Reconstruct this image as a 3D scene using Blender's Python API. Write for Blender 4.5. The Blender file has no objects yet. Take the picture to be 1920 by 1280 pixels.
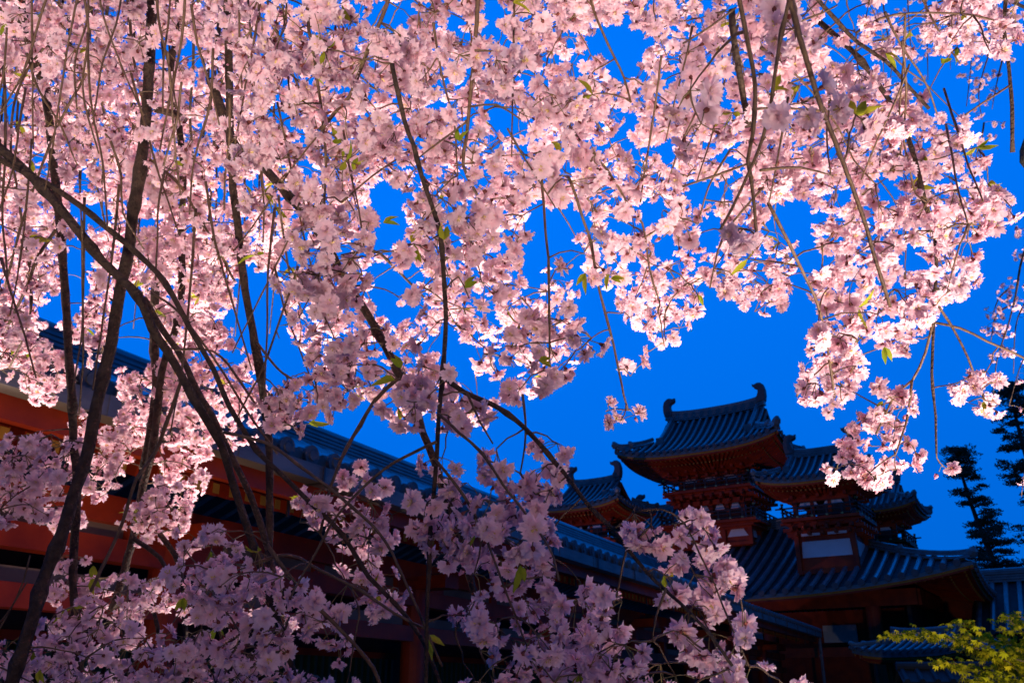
import bpy, math, random
import numpy as np
from mathutils import Vector, Matrix, Quaternion

random.seed(7)
rng = np.random.default_rng(11)
scene = bpy.context.scene
C = scene.collection
R = math.radians

# ------------------------------------------------------------------ camera
CAM_H = 1.6
PITCH = R(21.6)
FPX = 1650.0                      # focal length in pixels of the 1920 wide frame
cam_d = bpy.data.cameras.new("camera")
cam = bpy.data.objects.new("camera", cam_d)
C.objects.link(cam)
cam.location = (0, 0, CAM_H)
cam.rotation_euler = (R(90) + PITCH, 0, 0)
cam_d.sensor_width = 36
cam_d.lens = 36 * FPX / 1920
cam_d.clip_start = 0.05
cam_d.clip_end = 2000
cam_d.dof.use_dof = True
cam_d.dof.focus_distance = 1.4
cam_d.dof.aperture_fstop = 17
scene.camera = cam

CP, SP = math.cos(PITCH), math.sin(PITCH)


def at(px, py, depth):
    """point that many metres in front of the lens along the ray of a photo pixel"""
    a, b = (px - 960) / FPX, (640 - py) / FPX
    return Vector((a * depth, (CP - b * SP) * depth, CAM_H + (b * CP + SP) * depth))


def project(p):
    """numpy (N,3) -> pixel coordinates in the 1920 x 1280 photo, depth"""
    x, y, z = p[:, 0], p[:, 1], p[:, 2] - CAM_H
    d = y * CP + z * SP
    u = -y * SP + z * CP
    return 960 + FPX * x / d, 640 - FPX * u / d, d


# ------------------------------------------------------------------ sky
w = bpy.data.worlds.new("World")
scene.world = w
w.use_nodes = True
nt = w.node_tree
nt.nodes.clear()
N, L = nt.nodes.new, nt.links.new
out = N("ShaderNodeOutputWorld")
bg = N("ShaderNodeBackground")
sky = N("ShaderNodeTexSky")
sky.sky_type = 'NISHITA'
sky.sun_disc = False
sky.sun_elevation = R(1.0)
sky.sun_rotation = R(200)
tc = N("ShaderNodeTexCoord")
sep = N("ShaderNodeSeparateXYZ")
L(tc.outputs['Generated'], sep.inputs[0])
# deep blue-hour blue: brightest in front, dim towards the horizon and the far (east) side of the sky
rz = N("ShaderNodeMapRange"); rz.inputs[1].default_value = -0.02; rz.inputs[2].default_value = 0.5
rz.inputs[3].default_value = 0.64; rz.inputs[4].default_value = 1.0
L(sep.outputs['Z'], rz.inputs[0])
ry = N("ShaderNodeMapRange"); ry.inputs[1].default_value = -0.45; ry.inputs[2].default_value = 0.55
ry.inputs[3].default_value = 0.27; ry.inputs[4].default_value = 1.0; ry.interpolation_type = 'SMOOTHSTEP'
L(sep.outputs['Y'], ry.inputs[0])
rx = N("ShaderNodeMapRange"); rx.inputs[1].default_value = 0.0; rx.inputs[2].default_value = 0.75
rx.inputs[3].default_value = 1.0; rx.inputs[4].default_value = 0.93
L(sep.outputs['X'], rx.inputs[0])
m1 = N("ShaderNodeMath"); m1.operation = 'MULTIPLY'
L(rz.outputs[0], m1.inputs[0]); L(ry.outputs[0], m1.inputs[1])
m2 = N("ShaderNodeMath"); m2.operation = 'MULTIPLY'
L(m1.outputs[0], m2.inputs[0]); L(rx.outputs[0], m2.inputs[1])
col = N("ShaderNodeMix"); col.data_type = 'RGBA'; col.blend_type = 'MULTIPLY'; col.inputs['Factor'].default_value = 1
col.inputs['A'].default_value = (0.0, 0.184, 0.97, 1)
L(m2.outputs[0], col.inputs['B'])
tint = N("ShaderNodeMix"); tint.data_type = 'RGBA'; tint.blend_type = 'MULTIPLY'; tint.inputs['Factor'].default_value = 1
tint.inputs['B'].default_value = (0.0, 0.004, 0.02, 1)
L(sky.outputs[0], tint.inputs['A'])
add = N("ShaderNodeMix"); add.data_type = 'RGBA'; add.blend_type = 'ADD'; add.inputs['Factor'].default_value = 1
L(col.outputs['Result'], add.inputs['A']); L(tint.outputs['Result'], add.inputs['B'])
L(add.outputs['Result'], bg.inputs['Color'])
bg.inputs['Strength'].default_value = 1.0
L(bg.outputs[0], out.inputs[0])

scene.view_settings.view_transform = 'Standard'
scene.view_settings.look = 'None'
scene.view_settings.exposure = 0
scene.view_settings.gamma = 1


# ------------------------------------------------------------------ the garden's evening floodlights, standing on the ground, and one added fill lamp
def flood(name, loc, target, power, angle, color, blend=0.5, size=0.12):
    ld = bpy.data.lights.new(name, 'SPOT')
    ld.energy = power
    ld.color = color
    ld.spot_size = R(angle)
    ld.spot_blend = blend
    ld.shadow_soft_size = size
    o = bpy.data.objects.new(name, ld)
    C.objects.link(o)
    o.location = loc
    o.rotation_euler = (Vector(target) - Vector(loc)).to_track_quat('-Z', 'Y').to_euler()
    return o


WARM = (1.0, 0.82, 0.71)
flood("flood_or_fill_lamp", (1.25, 0.6, 0.2), (1.12, 1.7, 3.0), 700, 58, WARM, 0.4, 0.3)
flood("flood_or_fill_lamp", (-0.3, 2.9, 0.2), (-0.2, 2.2, 3.2), 1250, 54, WARM, 0.4, 0.3)
flood("flood_or_fill_lamp", (2.3, 2.3, 0.2), (0.9, 1.75, 2.8), 300, 44, WARM, 0.4, 0.3)
flood("flood_or_fill_lamp", (-0.6, -2.2, 0.3), (-0.35, 1.5, 3.4), 900, 27, WARM, 0.7, 0.3)
flood("flood_or_fill_lamp", (2.0, -5.5, 0.5), (0.2, 1.6, 1.9), 320, 40, (1.0, 0.72, 0.62), 0.9, 0.4)  # added fill behind the camera, warms the low blossom; not a garden light
flood("flood_or_fill_lamp", (-2.6, 4.2, 0.25), (-1.6, 3.5, 3.9), 2400, 78, (1.0, 0.80, 0.70), 0.9, 0.3)
flood("flood_or_fill_lamp", (-2.2, 2.3, 0.2), (-1.2, 2.3, 3.5), 1000, 52, WARM, 0.6, 0.3)
flood("flood_or_fill_lamp", (3.5, 3.7, 0.2), (2.6, 4.4, 4.2), 2400, 60, WARM, 0.6, 0.2)
flood("flood_or_fill_lamp", (-2.05, 4.9, 0.25), (-3.0, 6.0, 5.4), 175, 100, (1.0, 0.62, 0.36), 0.9)
flood("flood_or_fill_lamp", (-2.0, 30.0, 0.3), (10.6, 42.0, 13.2), 900, 60, (1.0, 0.58, 0.80), 0.9)
flood("flood_or_fill_lamp", (2.6, 3.6, 0.2), (3.9, 6.2, 1.75), 800, 66, (1.0, 0.80, 0.50))


# ------------------------------------------------------------------ materials
def mat(name, color, rough=0.6, var=None, vscale=8.0, bump=0.0, bscale=40.0, spec=0.5, metallic=0.0, stretch=None):
    m = bpy.data.materials.new(name)
    m.use_nodes = True
    t = m.node_tree
    b = t.nodes['Principled BSDF']
    b.inputs['Base Color'].default_value = (*color, 1)
    b.inputs['Roughness'].default_value = rough
    b.inputs['Specular IOR Level'].default_value = spec
    b.inputs['Metallic'].default_value = metallic
    tco = t.nodes.new("ShaderNodeTexCoord")
    src = tco.outputs['Object']
    if stretch:
        mp = t.nodes.new("ShaderNodeMapping")
        mp.inputs['Scale'].default_value = stretch
        t.links.new(src, mp.inputs[0])
        src = mp.outputs[0]
    if var:
        n = t.nodes.new("ShaderNodeTexNoise")
        n.inputs['Scale'].default_value = vscale
        n.inputs['Detail'].default_value = 6
        t.links.new(src, n.inputs['Vector'])
        cr = t.nodes.new("ShaderNodeValToRGB")
        cr.color_ramp.elements[0].position = 0.35
        cr.color_ramp.elements[0].color = (*color, 1)
        cr.color_ramp.elements[1].position = 0.68
        cr.color_ramp.elements[1].color = (*var, 1)
        t.links.new(n.outputs['Fac'], cr.inputs[0])
        t.links.new(cr.outputs[0], b.inputs['Base Color'])
    if bump:
        n2 = t.nodes.new("ShaderNodeTexNoise")
        n2.inputs['Scale'].default_value = bscale
        n2.inputs['Detail'].default_value = 5
        t.links.new(src, n2.inputs['Vector'])
        bp = t.nodes.new("ShaderNodeBump")
        bp.inputs['Strength'].default_value = bump
        bp.inputs['Distance'].default_value = 0.01
        t.links.new(n2.outputs['Fac'], bp.inputs['Height'])
        t.links.new(bp.outputs[0], b.inputs['Normal'])
    return m


def leafy(name, color, var, trans, attr=True, edge=None):
    """thin petal or leaf: reflects and lets light through"""
    m = bpy.data.materials.new(name)
    m.use_nodes = True
    t = m.node_tree
    t.nodes.clear()
    n = t.nodes.new
    o = n("ShaderNodeOutputMaterial")
    at_ = n("ShaderNodeAttribute"); at_.attribute_name = "tone"
    cr = n("ShaderNodeValToRGB")
    cr.color_ramp.elements[0].color = (*color, 1)
    cr.color_ramp.elements[1].color = (*var, 1)
    t.links.new(at_.outputs['Fac'], cr.inputs[0])
    d = n("ShaderNodeBsdfDiffuse")
    tr = n("ShaderNodeBsdfTranslucent")
    t.links.new(cr.outputs[0], d.inputs[0])
    t.links.new(cr.outputs[0], tr.inputs[0])
    mx = n("ShaderNodeMixShader"); mx.inputs[0].default_value = trans
    t.links.new(d.outputs[0], mx.inputs[1]); t.links.new(tr.outputs[0], mx.inputs[2])
    t.links.new(mx.outputs[0], o.inputs[0])
    return m


M = {
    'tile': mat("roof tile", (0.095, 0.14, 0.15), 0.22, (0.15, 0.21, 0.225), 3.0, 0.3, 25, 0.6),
    'pan': mat("shaded pan tile", (0.030, 0.034, 0.036), 0.7, (0.05, 0.055, 0.055), 4.0, 0.4, 25, 0.3),  # flat tiles between the rolls; the shade of the channels is in the colour
    'tile_end': mat("tile end", (0.07, 0.075, 0.08), 0.6, (0.11, 0.115, 0.12), 12, 0.6, 30),
    'red': mat("vermilion paint", (0.50, 0.058, 0.010), 0.5, (0.25, 0.026, 0.010), 2.2, 0.2, 22, 0.3),
    'darkwood': mat("dark timber", (0.035, 0.022, 0.022), 0.6, (0.05, 0.03, 0.03), 5, 0.2, 30),
    'plaster': mat("white plaster", (0.84, 0.83, 0.81), 0.8, (0.76, 0.75, 0.73), 1.6, 0.1, 40),
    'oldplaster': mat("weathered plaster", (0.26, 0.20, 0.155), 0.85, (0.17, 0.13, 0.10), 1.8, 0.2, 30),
    'yellow': mat("ochre paint", (0.55, 0.33, 0.06), 0.6, (0.45, 0.26, 0.05), 6),
    'gold': mat("gilt fitting", (0.75, 0.52, 0.18), 0.35, None, metallic=0.8),
    'gutter': mat("grey gutter sheet", (0.20, 0.185, 0.17), 0.5, (0.10, 0.09, 0.085), 2.2, 0.15, 18, stretch=(1, 1, 4)),
    'iron': mat("dark iron", (0.03, 0.028, 0.027), 0.55, (0.05, 0.04, 0.035), 20),
    'green': mat("green lattice", (0.03, 0.09, 0.06), 0.6, (0.04, 0.11, 0.07), 6),
    'stone': mat("grey stone", (0.22, 0.21, 0.20), 0.8, (0.30, 0.29, 0.27), 5, 0.4, 20),
    'gravel': mat("raked gravel", (0.10, 0.095, 0.085), 0.95, (0.16, 0.15, 0.135), 30, 0.8, 120),
    'bark': mat("cherry bark", (0.034, 0.019, 0.013), 0.75, (0.085, 0.052, 0.034), 55, 0.9, 160, 0.35, stretch=(1, 1, 1)),
    'twig': mat("young twig", (0.085, 0.046, 0.026), 0.55, (0.15, 0.088, 0.045), 70, 0.4, 200, 0.4),
    'stalk': mat("flower stalk", (0.16, 0.10, 0.035), 0.6, (0.20, 0.17, 0.05), 60),
    'calyx': mat("calyx", (0.15, 0.030, 0.022), 0.6),
    'stamen': mat("stamen", (0.62, 0.46, 0.16), 0.7, (0.75, 0.55, 0.2), 300),
    'petal': leafy("petal", (0.93, 0.73, 0.775), (0.87, 0.51, 0.60), 0.48),
    'leaf': leafy("young leaf", (0.30, 0.42, 0.03), (0.46, 0.44, 0.04), 0.5),
    'maple': leafy("maple leaf", (0.34, 0.36, 0.012), (0.50, 0.43, 0.02), 0.45),
    'needle': leafy("pine needles", (0.028, 0.075, 0.058), (0.05, 0.115, 0.08), 0.1),
    'pinebark': mat("pine bark", (0.05, 0.035, 0.028), 0.85, (0.08, 0.055, 0.04), 6, 0.6, 20),
    'moss': mat("mossy bark", (0.06, 0.045, 0.03), 0.85, (0.09, 0.09, 0.03), 18, 0.8, 60),
}


# ------------------------------------------------------------------ mesh helpers
class MB:
    def __init__(s):
        s.v, s.f, s.m = [], [], []

    def add(s, vs, fs, mi=0):
        b = len(s.v)
        s.v.extend([tuple(x) for x in vs])
        s.f.extend([tuple(b + i for i in f) for f in fs])
        s.m.extend([mi] * len(fs))

    def box(s, x0, x1, y0, y1, z0, z1, mi=0):
        s.add([(x0, y0, z0), (x1, y0, z0), (x1, y1, z0), (x0, y1, z0), (x0, y0, z1), (x1, y0, z1), (x1, y1, z1), (x0, y1, z1)],
              [(0, 3, 2, 1), (4, 5, 6, 7), (0, 1, 5, 4), (1, 2, 6, 5), (2, 3, 7, 6), (3, 0, 4, 7)], mi)

    def bar(s, p, q, wd, h, mi=0):
        """rectangular bar from p to q, wd wide, h high, its top centre on the line"""
        p, q = Vector(p), Vector(q)
        d = (q - p).normalized()
        side = d.cross(Vector((0, 0, 1)))
        if side.length < 1e-4:
            side = Vector((1, 0, 0))
        side.normalize()
        upv = side.cross(d).normalized()
        vs = []
        for b in (p, q):
            for sx, sz in ((-1, -1), (1, -1), (1, 0), (-1, 0)):
                vs.append(b + side * (sx * wd / 2) + upv * (h * sz))
        s.add(vs, [(0, 1, 2, 3), (7, 6, 5, 4), (0, 4, 5, 1), (1, 5, 6, 2), (2, 6, 7, 3), (3, 7, 4, 0)], mi)

    def tube(s, pts, rad, sides=8, mi=0, cap=True, jit=0.0):
        pts = [Vector(p) for p in pts]
        n = len(pts)
        if not hasattr(rad, '__len__'):
            rad = [rad] * n
        ref = Vector((0, 0, 1))
        d0 = (pts[1] - pts[0]).normalized()
        if abs(d0.z) > 0.9:
            ref = Vector((1, 0, 0))
        nrm = d0.cross(ref).normalized()
        vs = []
        for i in range(n):
            d = (pts[min(i + 1, n - 1)] - pts[max(i - 1, 0)]).normalized()
            nrm = (nrm - d * nrm.dot(d)).normalized()
            bi = d.cross(nrm)
            for k in range(sides):
                a = 2 * math.pi * k / sides
                rr = rad[i] * (1 + (random.uniform(-jit, jit) if jit else 0))
                vs.append(pts[i] + nrm * (math.cos(a) * rr) + bi * (math.sin(a) * rr))
        fs = []
        for i in range(n - 1):
            for k in range(sides):
                k2 = (k + 1) % sides
                fs.append((i * sides + k, i * sides + k2, (i + 1) * sides + k2, (i + 1) * sides + k))
        if cap:
            fs.append(tuple(range(sides - 1, -1, -1)))
            fs.append(tuple((n - 1) * sides + k for k in range(sides)))
        s.add(vs, fs, mi)

    def cyl(s, x, y, z0, z1, r, sides=16, mi=0):
        s.tube([(x, y, z0), (x, y, z1)], r, sides, mi)

    def grid(s, rows, mi=0, flip=False):
        nr, nc = len(rows), len(rows[0])
        vs = [p for r_ in rows for p in r_]
        fs = []
        for i in range(nr - 1):
            for j in range(nc - 1):
                q = (i * nc + j, i * nc + j + 1, (i + 1) * nc + j + 1, (i + 1) * nc + j)
                fs.append(q[::-1] if flip else q)
        s.add(vs, fs, mi)

    def build(s, name, mats, parent=None, smooth=False):
        me = bpy.data.meshes.new(name)
        me.from_pydata(s.v, [], s.f)
        if not isinstance(mats, (list, tuple)):
            mats = [mats]
        for m_ in mats:
            me.materials.append(m_)
        me.polygons.foreach_set('material_index', s.m)
        if smooth:
            me.polygons.foreach_set('use_smooth', [True] * len(s.f))
        me.update()
        o = bpy.data.objects.new(name, me)
        C.objects.link(o)
        if parent:
            o.parent = parent
        return o


def thing(name, label, cat, loc=(0, 0, 0), rz=0.0, group=None):
    o = bpy.data.objects.new(name, None)
    C.objects.link(o)
    o.location = loc
    o.rotation_euler = (0, 0, rz)
    o['label'] = label
    o['category'] = cat
    if group:
        o['group'] = group
    return o


# ------------------------------------------------------------------ ground
g = MB()
nn = 24
ext = 400
g.grid([[(-ext + 2 * ext * i / nn, -ext + 2 * ext * j / nn, 0) for i in range(nn + 1)] for j in range(nn + 1)])
go = g.build('ground', M['gravel'])
go['kind'] = 'structure'

# ------------------------------------------------------------------ the vermilion corridor on the left
AZ = R(26.9)
COR = thing('shrine_corridor', 'long vermilion shrine corridor with tiled roof and grey gutter receding towards the tower', 'corridor',
            (0, 0, 0), R(90) - AZ)
# local x runs along the corridor, local y is the distance to the left of the camera's line
S0, S1 = -3.0, 34.0
DE, DR, DB = 5.12, 8.0, 10.9          # eave, ridge, rear eave
ZE, ZRB = CAM_H + 1.90, CAM_H + 3.12  # tile surface at the eave / under the ridge stack


def cz(t):
    return ZE + (ZRB - ZE) * (0.72 * t + 0.28 * t * t)


rf = MB()
for sgn in (1, -1):
    rows = []
    for k in range(9):
        t = k / 8
        y = DE + (DR - DE) * t if sgn > 0 else 2 * DR - DE - (DR - DE) * t
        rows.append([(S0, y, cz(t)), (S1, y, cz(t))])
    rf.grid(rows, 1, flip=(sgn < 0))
SPC = 0.33
n_t = int((S1 - S0) / SPC)
for i in range(n_t + 1):
    x = S0 + 0.1 + i * SPC
    for sgn in (1, -1):
        pts = []
        for k in range(7):
            t = k / 6
            y = DE - 0.05 + (DR - DE) * t if sgn > 0 else 2 * DR - DE + 0.05 - (DR - DE) * t
            pts.append((x, y, cz(t) + 0.035))
        rf.tube(pts, 0.078, 8, 0)
    # drooping eave tile between two rolls
    rf.tube([(x + SPC / 2, DE - 0.03, ZE - 0.035), (x + SPC / 2, DE + 0.3, cz(0.1) - 0.03)], [0.12, 0.12], 8, 0)
for i in range(n_t + 1):
    x = S0 + 0.1 + i * SPC
    rf.tube([(x, DE - 0.085, ZE + 0.035), (x, DE - 0.045, ZE + 0.037)], 0.094, 14, 2)
    rf.tube([(x, DE - 0.095, ZE + 0.035), (x, DE - 0.084, ZE + 0.035)], 0.045, 10, 2)
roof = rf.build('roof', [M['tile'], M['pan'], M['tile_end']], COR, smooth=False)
rd = MB()
lay = 6
for k in range(lay):
    z0 = ZRB - 0.06 + k * 0.058
    wd = 0.17 - 0.012 * k
    rd.box(S0, S1, DR - wd, DR + wd, z0, z0 + 0.036)
    rd.box(S0 + .01, S1 - .01, DR - wd + 0.035, DR + wd - 0.035, z0 + 0.036, z0 + 0.058)
rd.tube([(S0, DR, ZRB + 0.31), (S1, DR, ZRB + 0.31)], 0.085, 10)
rd.build('ridge', M['tile'], roof)
# box gutter
gt = MB()
zg1 = CAM_H + 1.865
gt.box(S0, S1, DE - 0.10, DE - 0.088, zg1 - 0.145, zg1)
gt.box(S0, S1, DE - 0.088, DE + 0.06, zg1 - 0.145, zg1 - 0.133)
gt.box(S0, S1, DE + 0.06, DE + 0.072, zg1 - 0.145, zg1 - 0.03)
gt.box(S1 - 0.012, S1, DE - 0.088, DE + 0.06, zg1 - 0.133, zg1)
for i in range(30):
    x = S0 + 0.6 + i * 1.25
    if x < S1:
        gt.box(x, x + 0.05, DE - 0.105, DE - 0.1, zg1 - 0.147, zg1 + 0.004)
gut = gt.build('gutter', M['gutter'], COR)
for i in range(22):
    x = S0 + 0.9 + i * 1.65
    if x > S1 - .3:
        continue
    b_ = MB()
    b_.bar((x, DE - 0.112, zg1 - 0.147), (x, DE + 0.36, zg1 - 0.147), 0.03, 0.012)
    b_.bar((x, DE + 0.27, zg1 - 0.16), (x, DE + 0.27, zg1 - 0.42), 0.025, 0.02)
    b_.box(x - .012, x + .012, DE - 0.124, DE - 0.112, zg1 - 0.16, zg1 + 0.0)
    b_.build('gutter_bracket', M['iron'], gut)
dp = MB()
dp.tube([(S1 - 0.12, DE - 0.02, zg1 - 0.14), (S1 - 0.12, DE - 0.02, zg1 - 0.5), (S1 - 0.12, DE - 0.0, 0.15)], 0.05, 12)
for z in (0.6, 1.7, 2.7):
    dp.tube([(S1 - 0.12, DE - 0.01, z), (S1 - 0.12, DE - 0.01, z + .05)], 0.062, 12)
dp.build('downpipe', M['gutter'], COR, smooth=False)
# timber eave: boards, two rows of rafters with ochre ends
DW = 6.45                      # wall / column line
ev = MB()
ev.box(S0, S1, DE + 0.085, DE + 0.17, ZE - 0.33, ZE - 0.06)            # eave board (kayaoi)
ev.grid([[(S0, DE + .17, ZE - .07), (S1, DE + .17, ZE - .07)], [(S0, DW + .3, ZE + .38), (S1, DW + .3, ZE + .38)]], 0, True)
nr = int((S1 - S0) / 0.2)
for i in range(nr):
    x = S0 + 0.05 + i * 0.2
    ev.bar((x, DE + 0.24, ZE - 0.10), (x, DW - 0.1, ZE + 0.20), 0.085, 0.11)
    ev.bar((x, DE + 0.66, ZE - 0.20), (x, DW + 0.3, ZE + 0.12), 0.085, 0.12)
    for yy, zz in ((DE + 0.24, ZE - 0.10), (DE + 0.66, ZE - 0.20)):
        ev.box(x - .036, x + .036, yy - 0.006, yy - 0.0005, zz - 0.098, zz - 0.012, 1)
ev.box(S0, S1, DE + 0.56, DE + 0.64, ZE - 0.19, ZE - 0.06)              # board between the two rows
ev.build('eave', [M['red'], M['yellow']], COR)
# beams, plaster and columns
bm_ = MB()
bm_.box(S0, S1, DW - 0.14, DW + 0.14, CAM_H + 1.30, CAM_H + 1.52)       # wall plate
bm_.build('wall_plate', M['red'], COR)
for z0, z1 in ((1.00, 1.19), (0.57, 0.75)):
    b_ = MB()
    b_.box(S0, S1, DW - 0.09, DW + 0.09, CAM_H + z0, CAM_H + z1)
    b_.build('tie_beam', M['red'], COR)
cols = [5.84 + 4.1 * k for k in range(-2, 7)]
for x in cols:
    c_ = MB()
    c_.cyl(x, DW, 0.12, CAM_H + 1.30, 0.155, 20)
    c_.tube([(x, DW, 0.0), (x, DW, 0.12)], [0.3, 0.24], 20, 1)
    # bracket arm on the column head
    c_.box(x - 0.55, x + 0.55, DW - 0.1, DW + 0.1, CAM_H + 1.19, CAM_H + 1.30)
    c_.box(x - 0.16, x + 0.16, DW - 0.55, DW - 0.1, CAM_H + 1.2, CAM_H + 1.36)
    c_.build('column', [M['red'], M['stone']], COR, smooth=False)
for k in range(len(cols) - 1):
    x0, x1 = cols[k] + .2, cols[k + 1] - .2
    xm = (x0 + x1) / 2
    for a, b2 in ((x0, xm - .08), (xm + .08, x1)):
        p_ = MB()
        p_.box(a, b2, DW - .03, DW + .03, CAM_H + 1.19, CAM_H + 1.30)
        p_.build('plaster_panel', M['oldplaster'], COR)
    for a, b2 in ((x0, xm - .5), (xm + .5, x1)):
        p_ = MB()
        p_.box(a, b2, DW + .04, DW + .08, CAM_H + .75, CAM_H + .88)
        p_.build('plaster_panel', M['oldplaster'], COR)
    for a, b2 in ((.75, 1.0), (1.19, 1.30)):
        p_ = MB()
        p_.box(xm - .09, xm + .09, DW - .07, DW + .07, CAM_H + a, CAM_H + b2)
        p_.build('strut', M['red'], COR)
bw = MB()
bw.box(S0, S1, 9.3, 9.42, 0.0, CAM_H + 1.6)
bw.build('rear_wall', M['darkwood'], COR)
for k in range(len(cols) - 1):
    lt = MB()
    x0, x1 = cols[k] + .5, cols[k + 1] - .5
    for i in range(19):
        x = x0 + (x1 - x0) * i / 18
        lt.box(x - .035, x + .035, 9.2, 9.27, 0.9, 2.1)
    lt.box(x0 - .1, x1 + .1, 9.18, 9.3, 0.8, 0.9, 1)
    lt.box(x0 - .1, x1 + .1, 9.18, 9.3, 2.1, 2.2, 1)
    lt.build('lattice_window', [M['green'], M['red']], COR)
fl = MB()
fl.box(S0, S1, DW - 0.7, 10.2, 0.0, 0.14)
fl.build('plinth', M['stone'], COR)


# ------------------------------------------------------------------ curved shrine roofs
def sweep_ridge(mb, pts, wd, h, layers=3, mi=0):
    for k in range(layers):
        w2 = wd * (1 - 0.12 * k)
        lo, hi = h * k / layers, h * (k + 0.72) / layers
        rows = [[], [], [], []]
        n = len(pts)
        for i in range(n):
            p = Vector(pts[i])
            d = Vector(pts[min(i + 1, n - 1)]) - Vector(pts[max(i - 1, 0)])
            sd = d.cross(Vector((0, 0, 1))).normalized()
            rows[0].append(p - sd * w2 / 2 + Vector((0, 0, lo)))
            rows[1].append(p - sd * w2 / 2 + Vector((0, 0, hi)))
            rows[2].append(p + sd * w2 / 2 + Vector((0, 0, hi)))
            rows[3].append(p + sd * w2 / 2 + Vector((0, 0, lo)))
        mb.grid(rows + [rows[0]], mi)
        for e in (0, n - 1):
            mb.add([r_[e] for r_ in rows], [(0, 1, 2, 3)], mi)
    mb.tube([Vector(p) + Vector((0, 0, h)) for p in pts], wd * 0.33, 8, mi)


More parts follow.
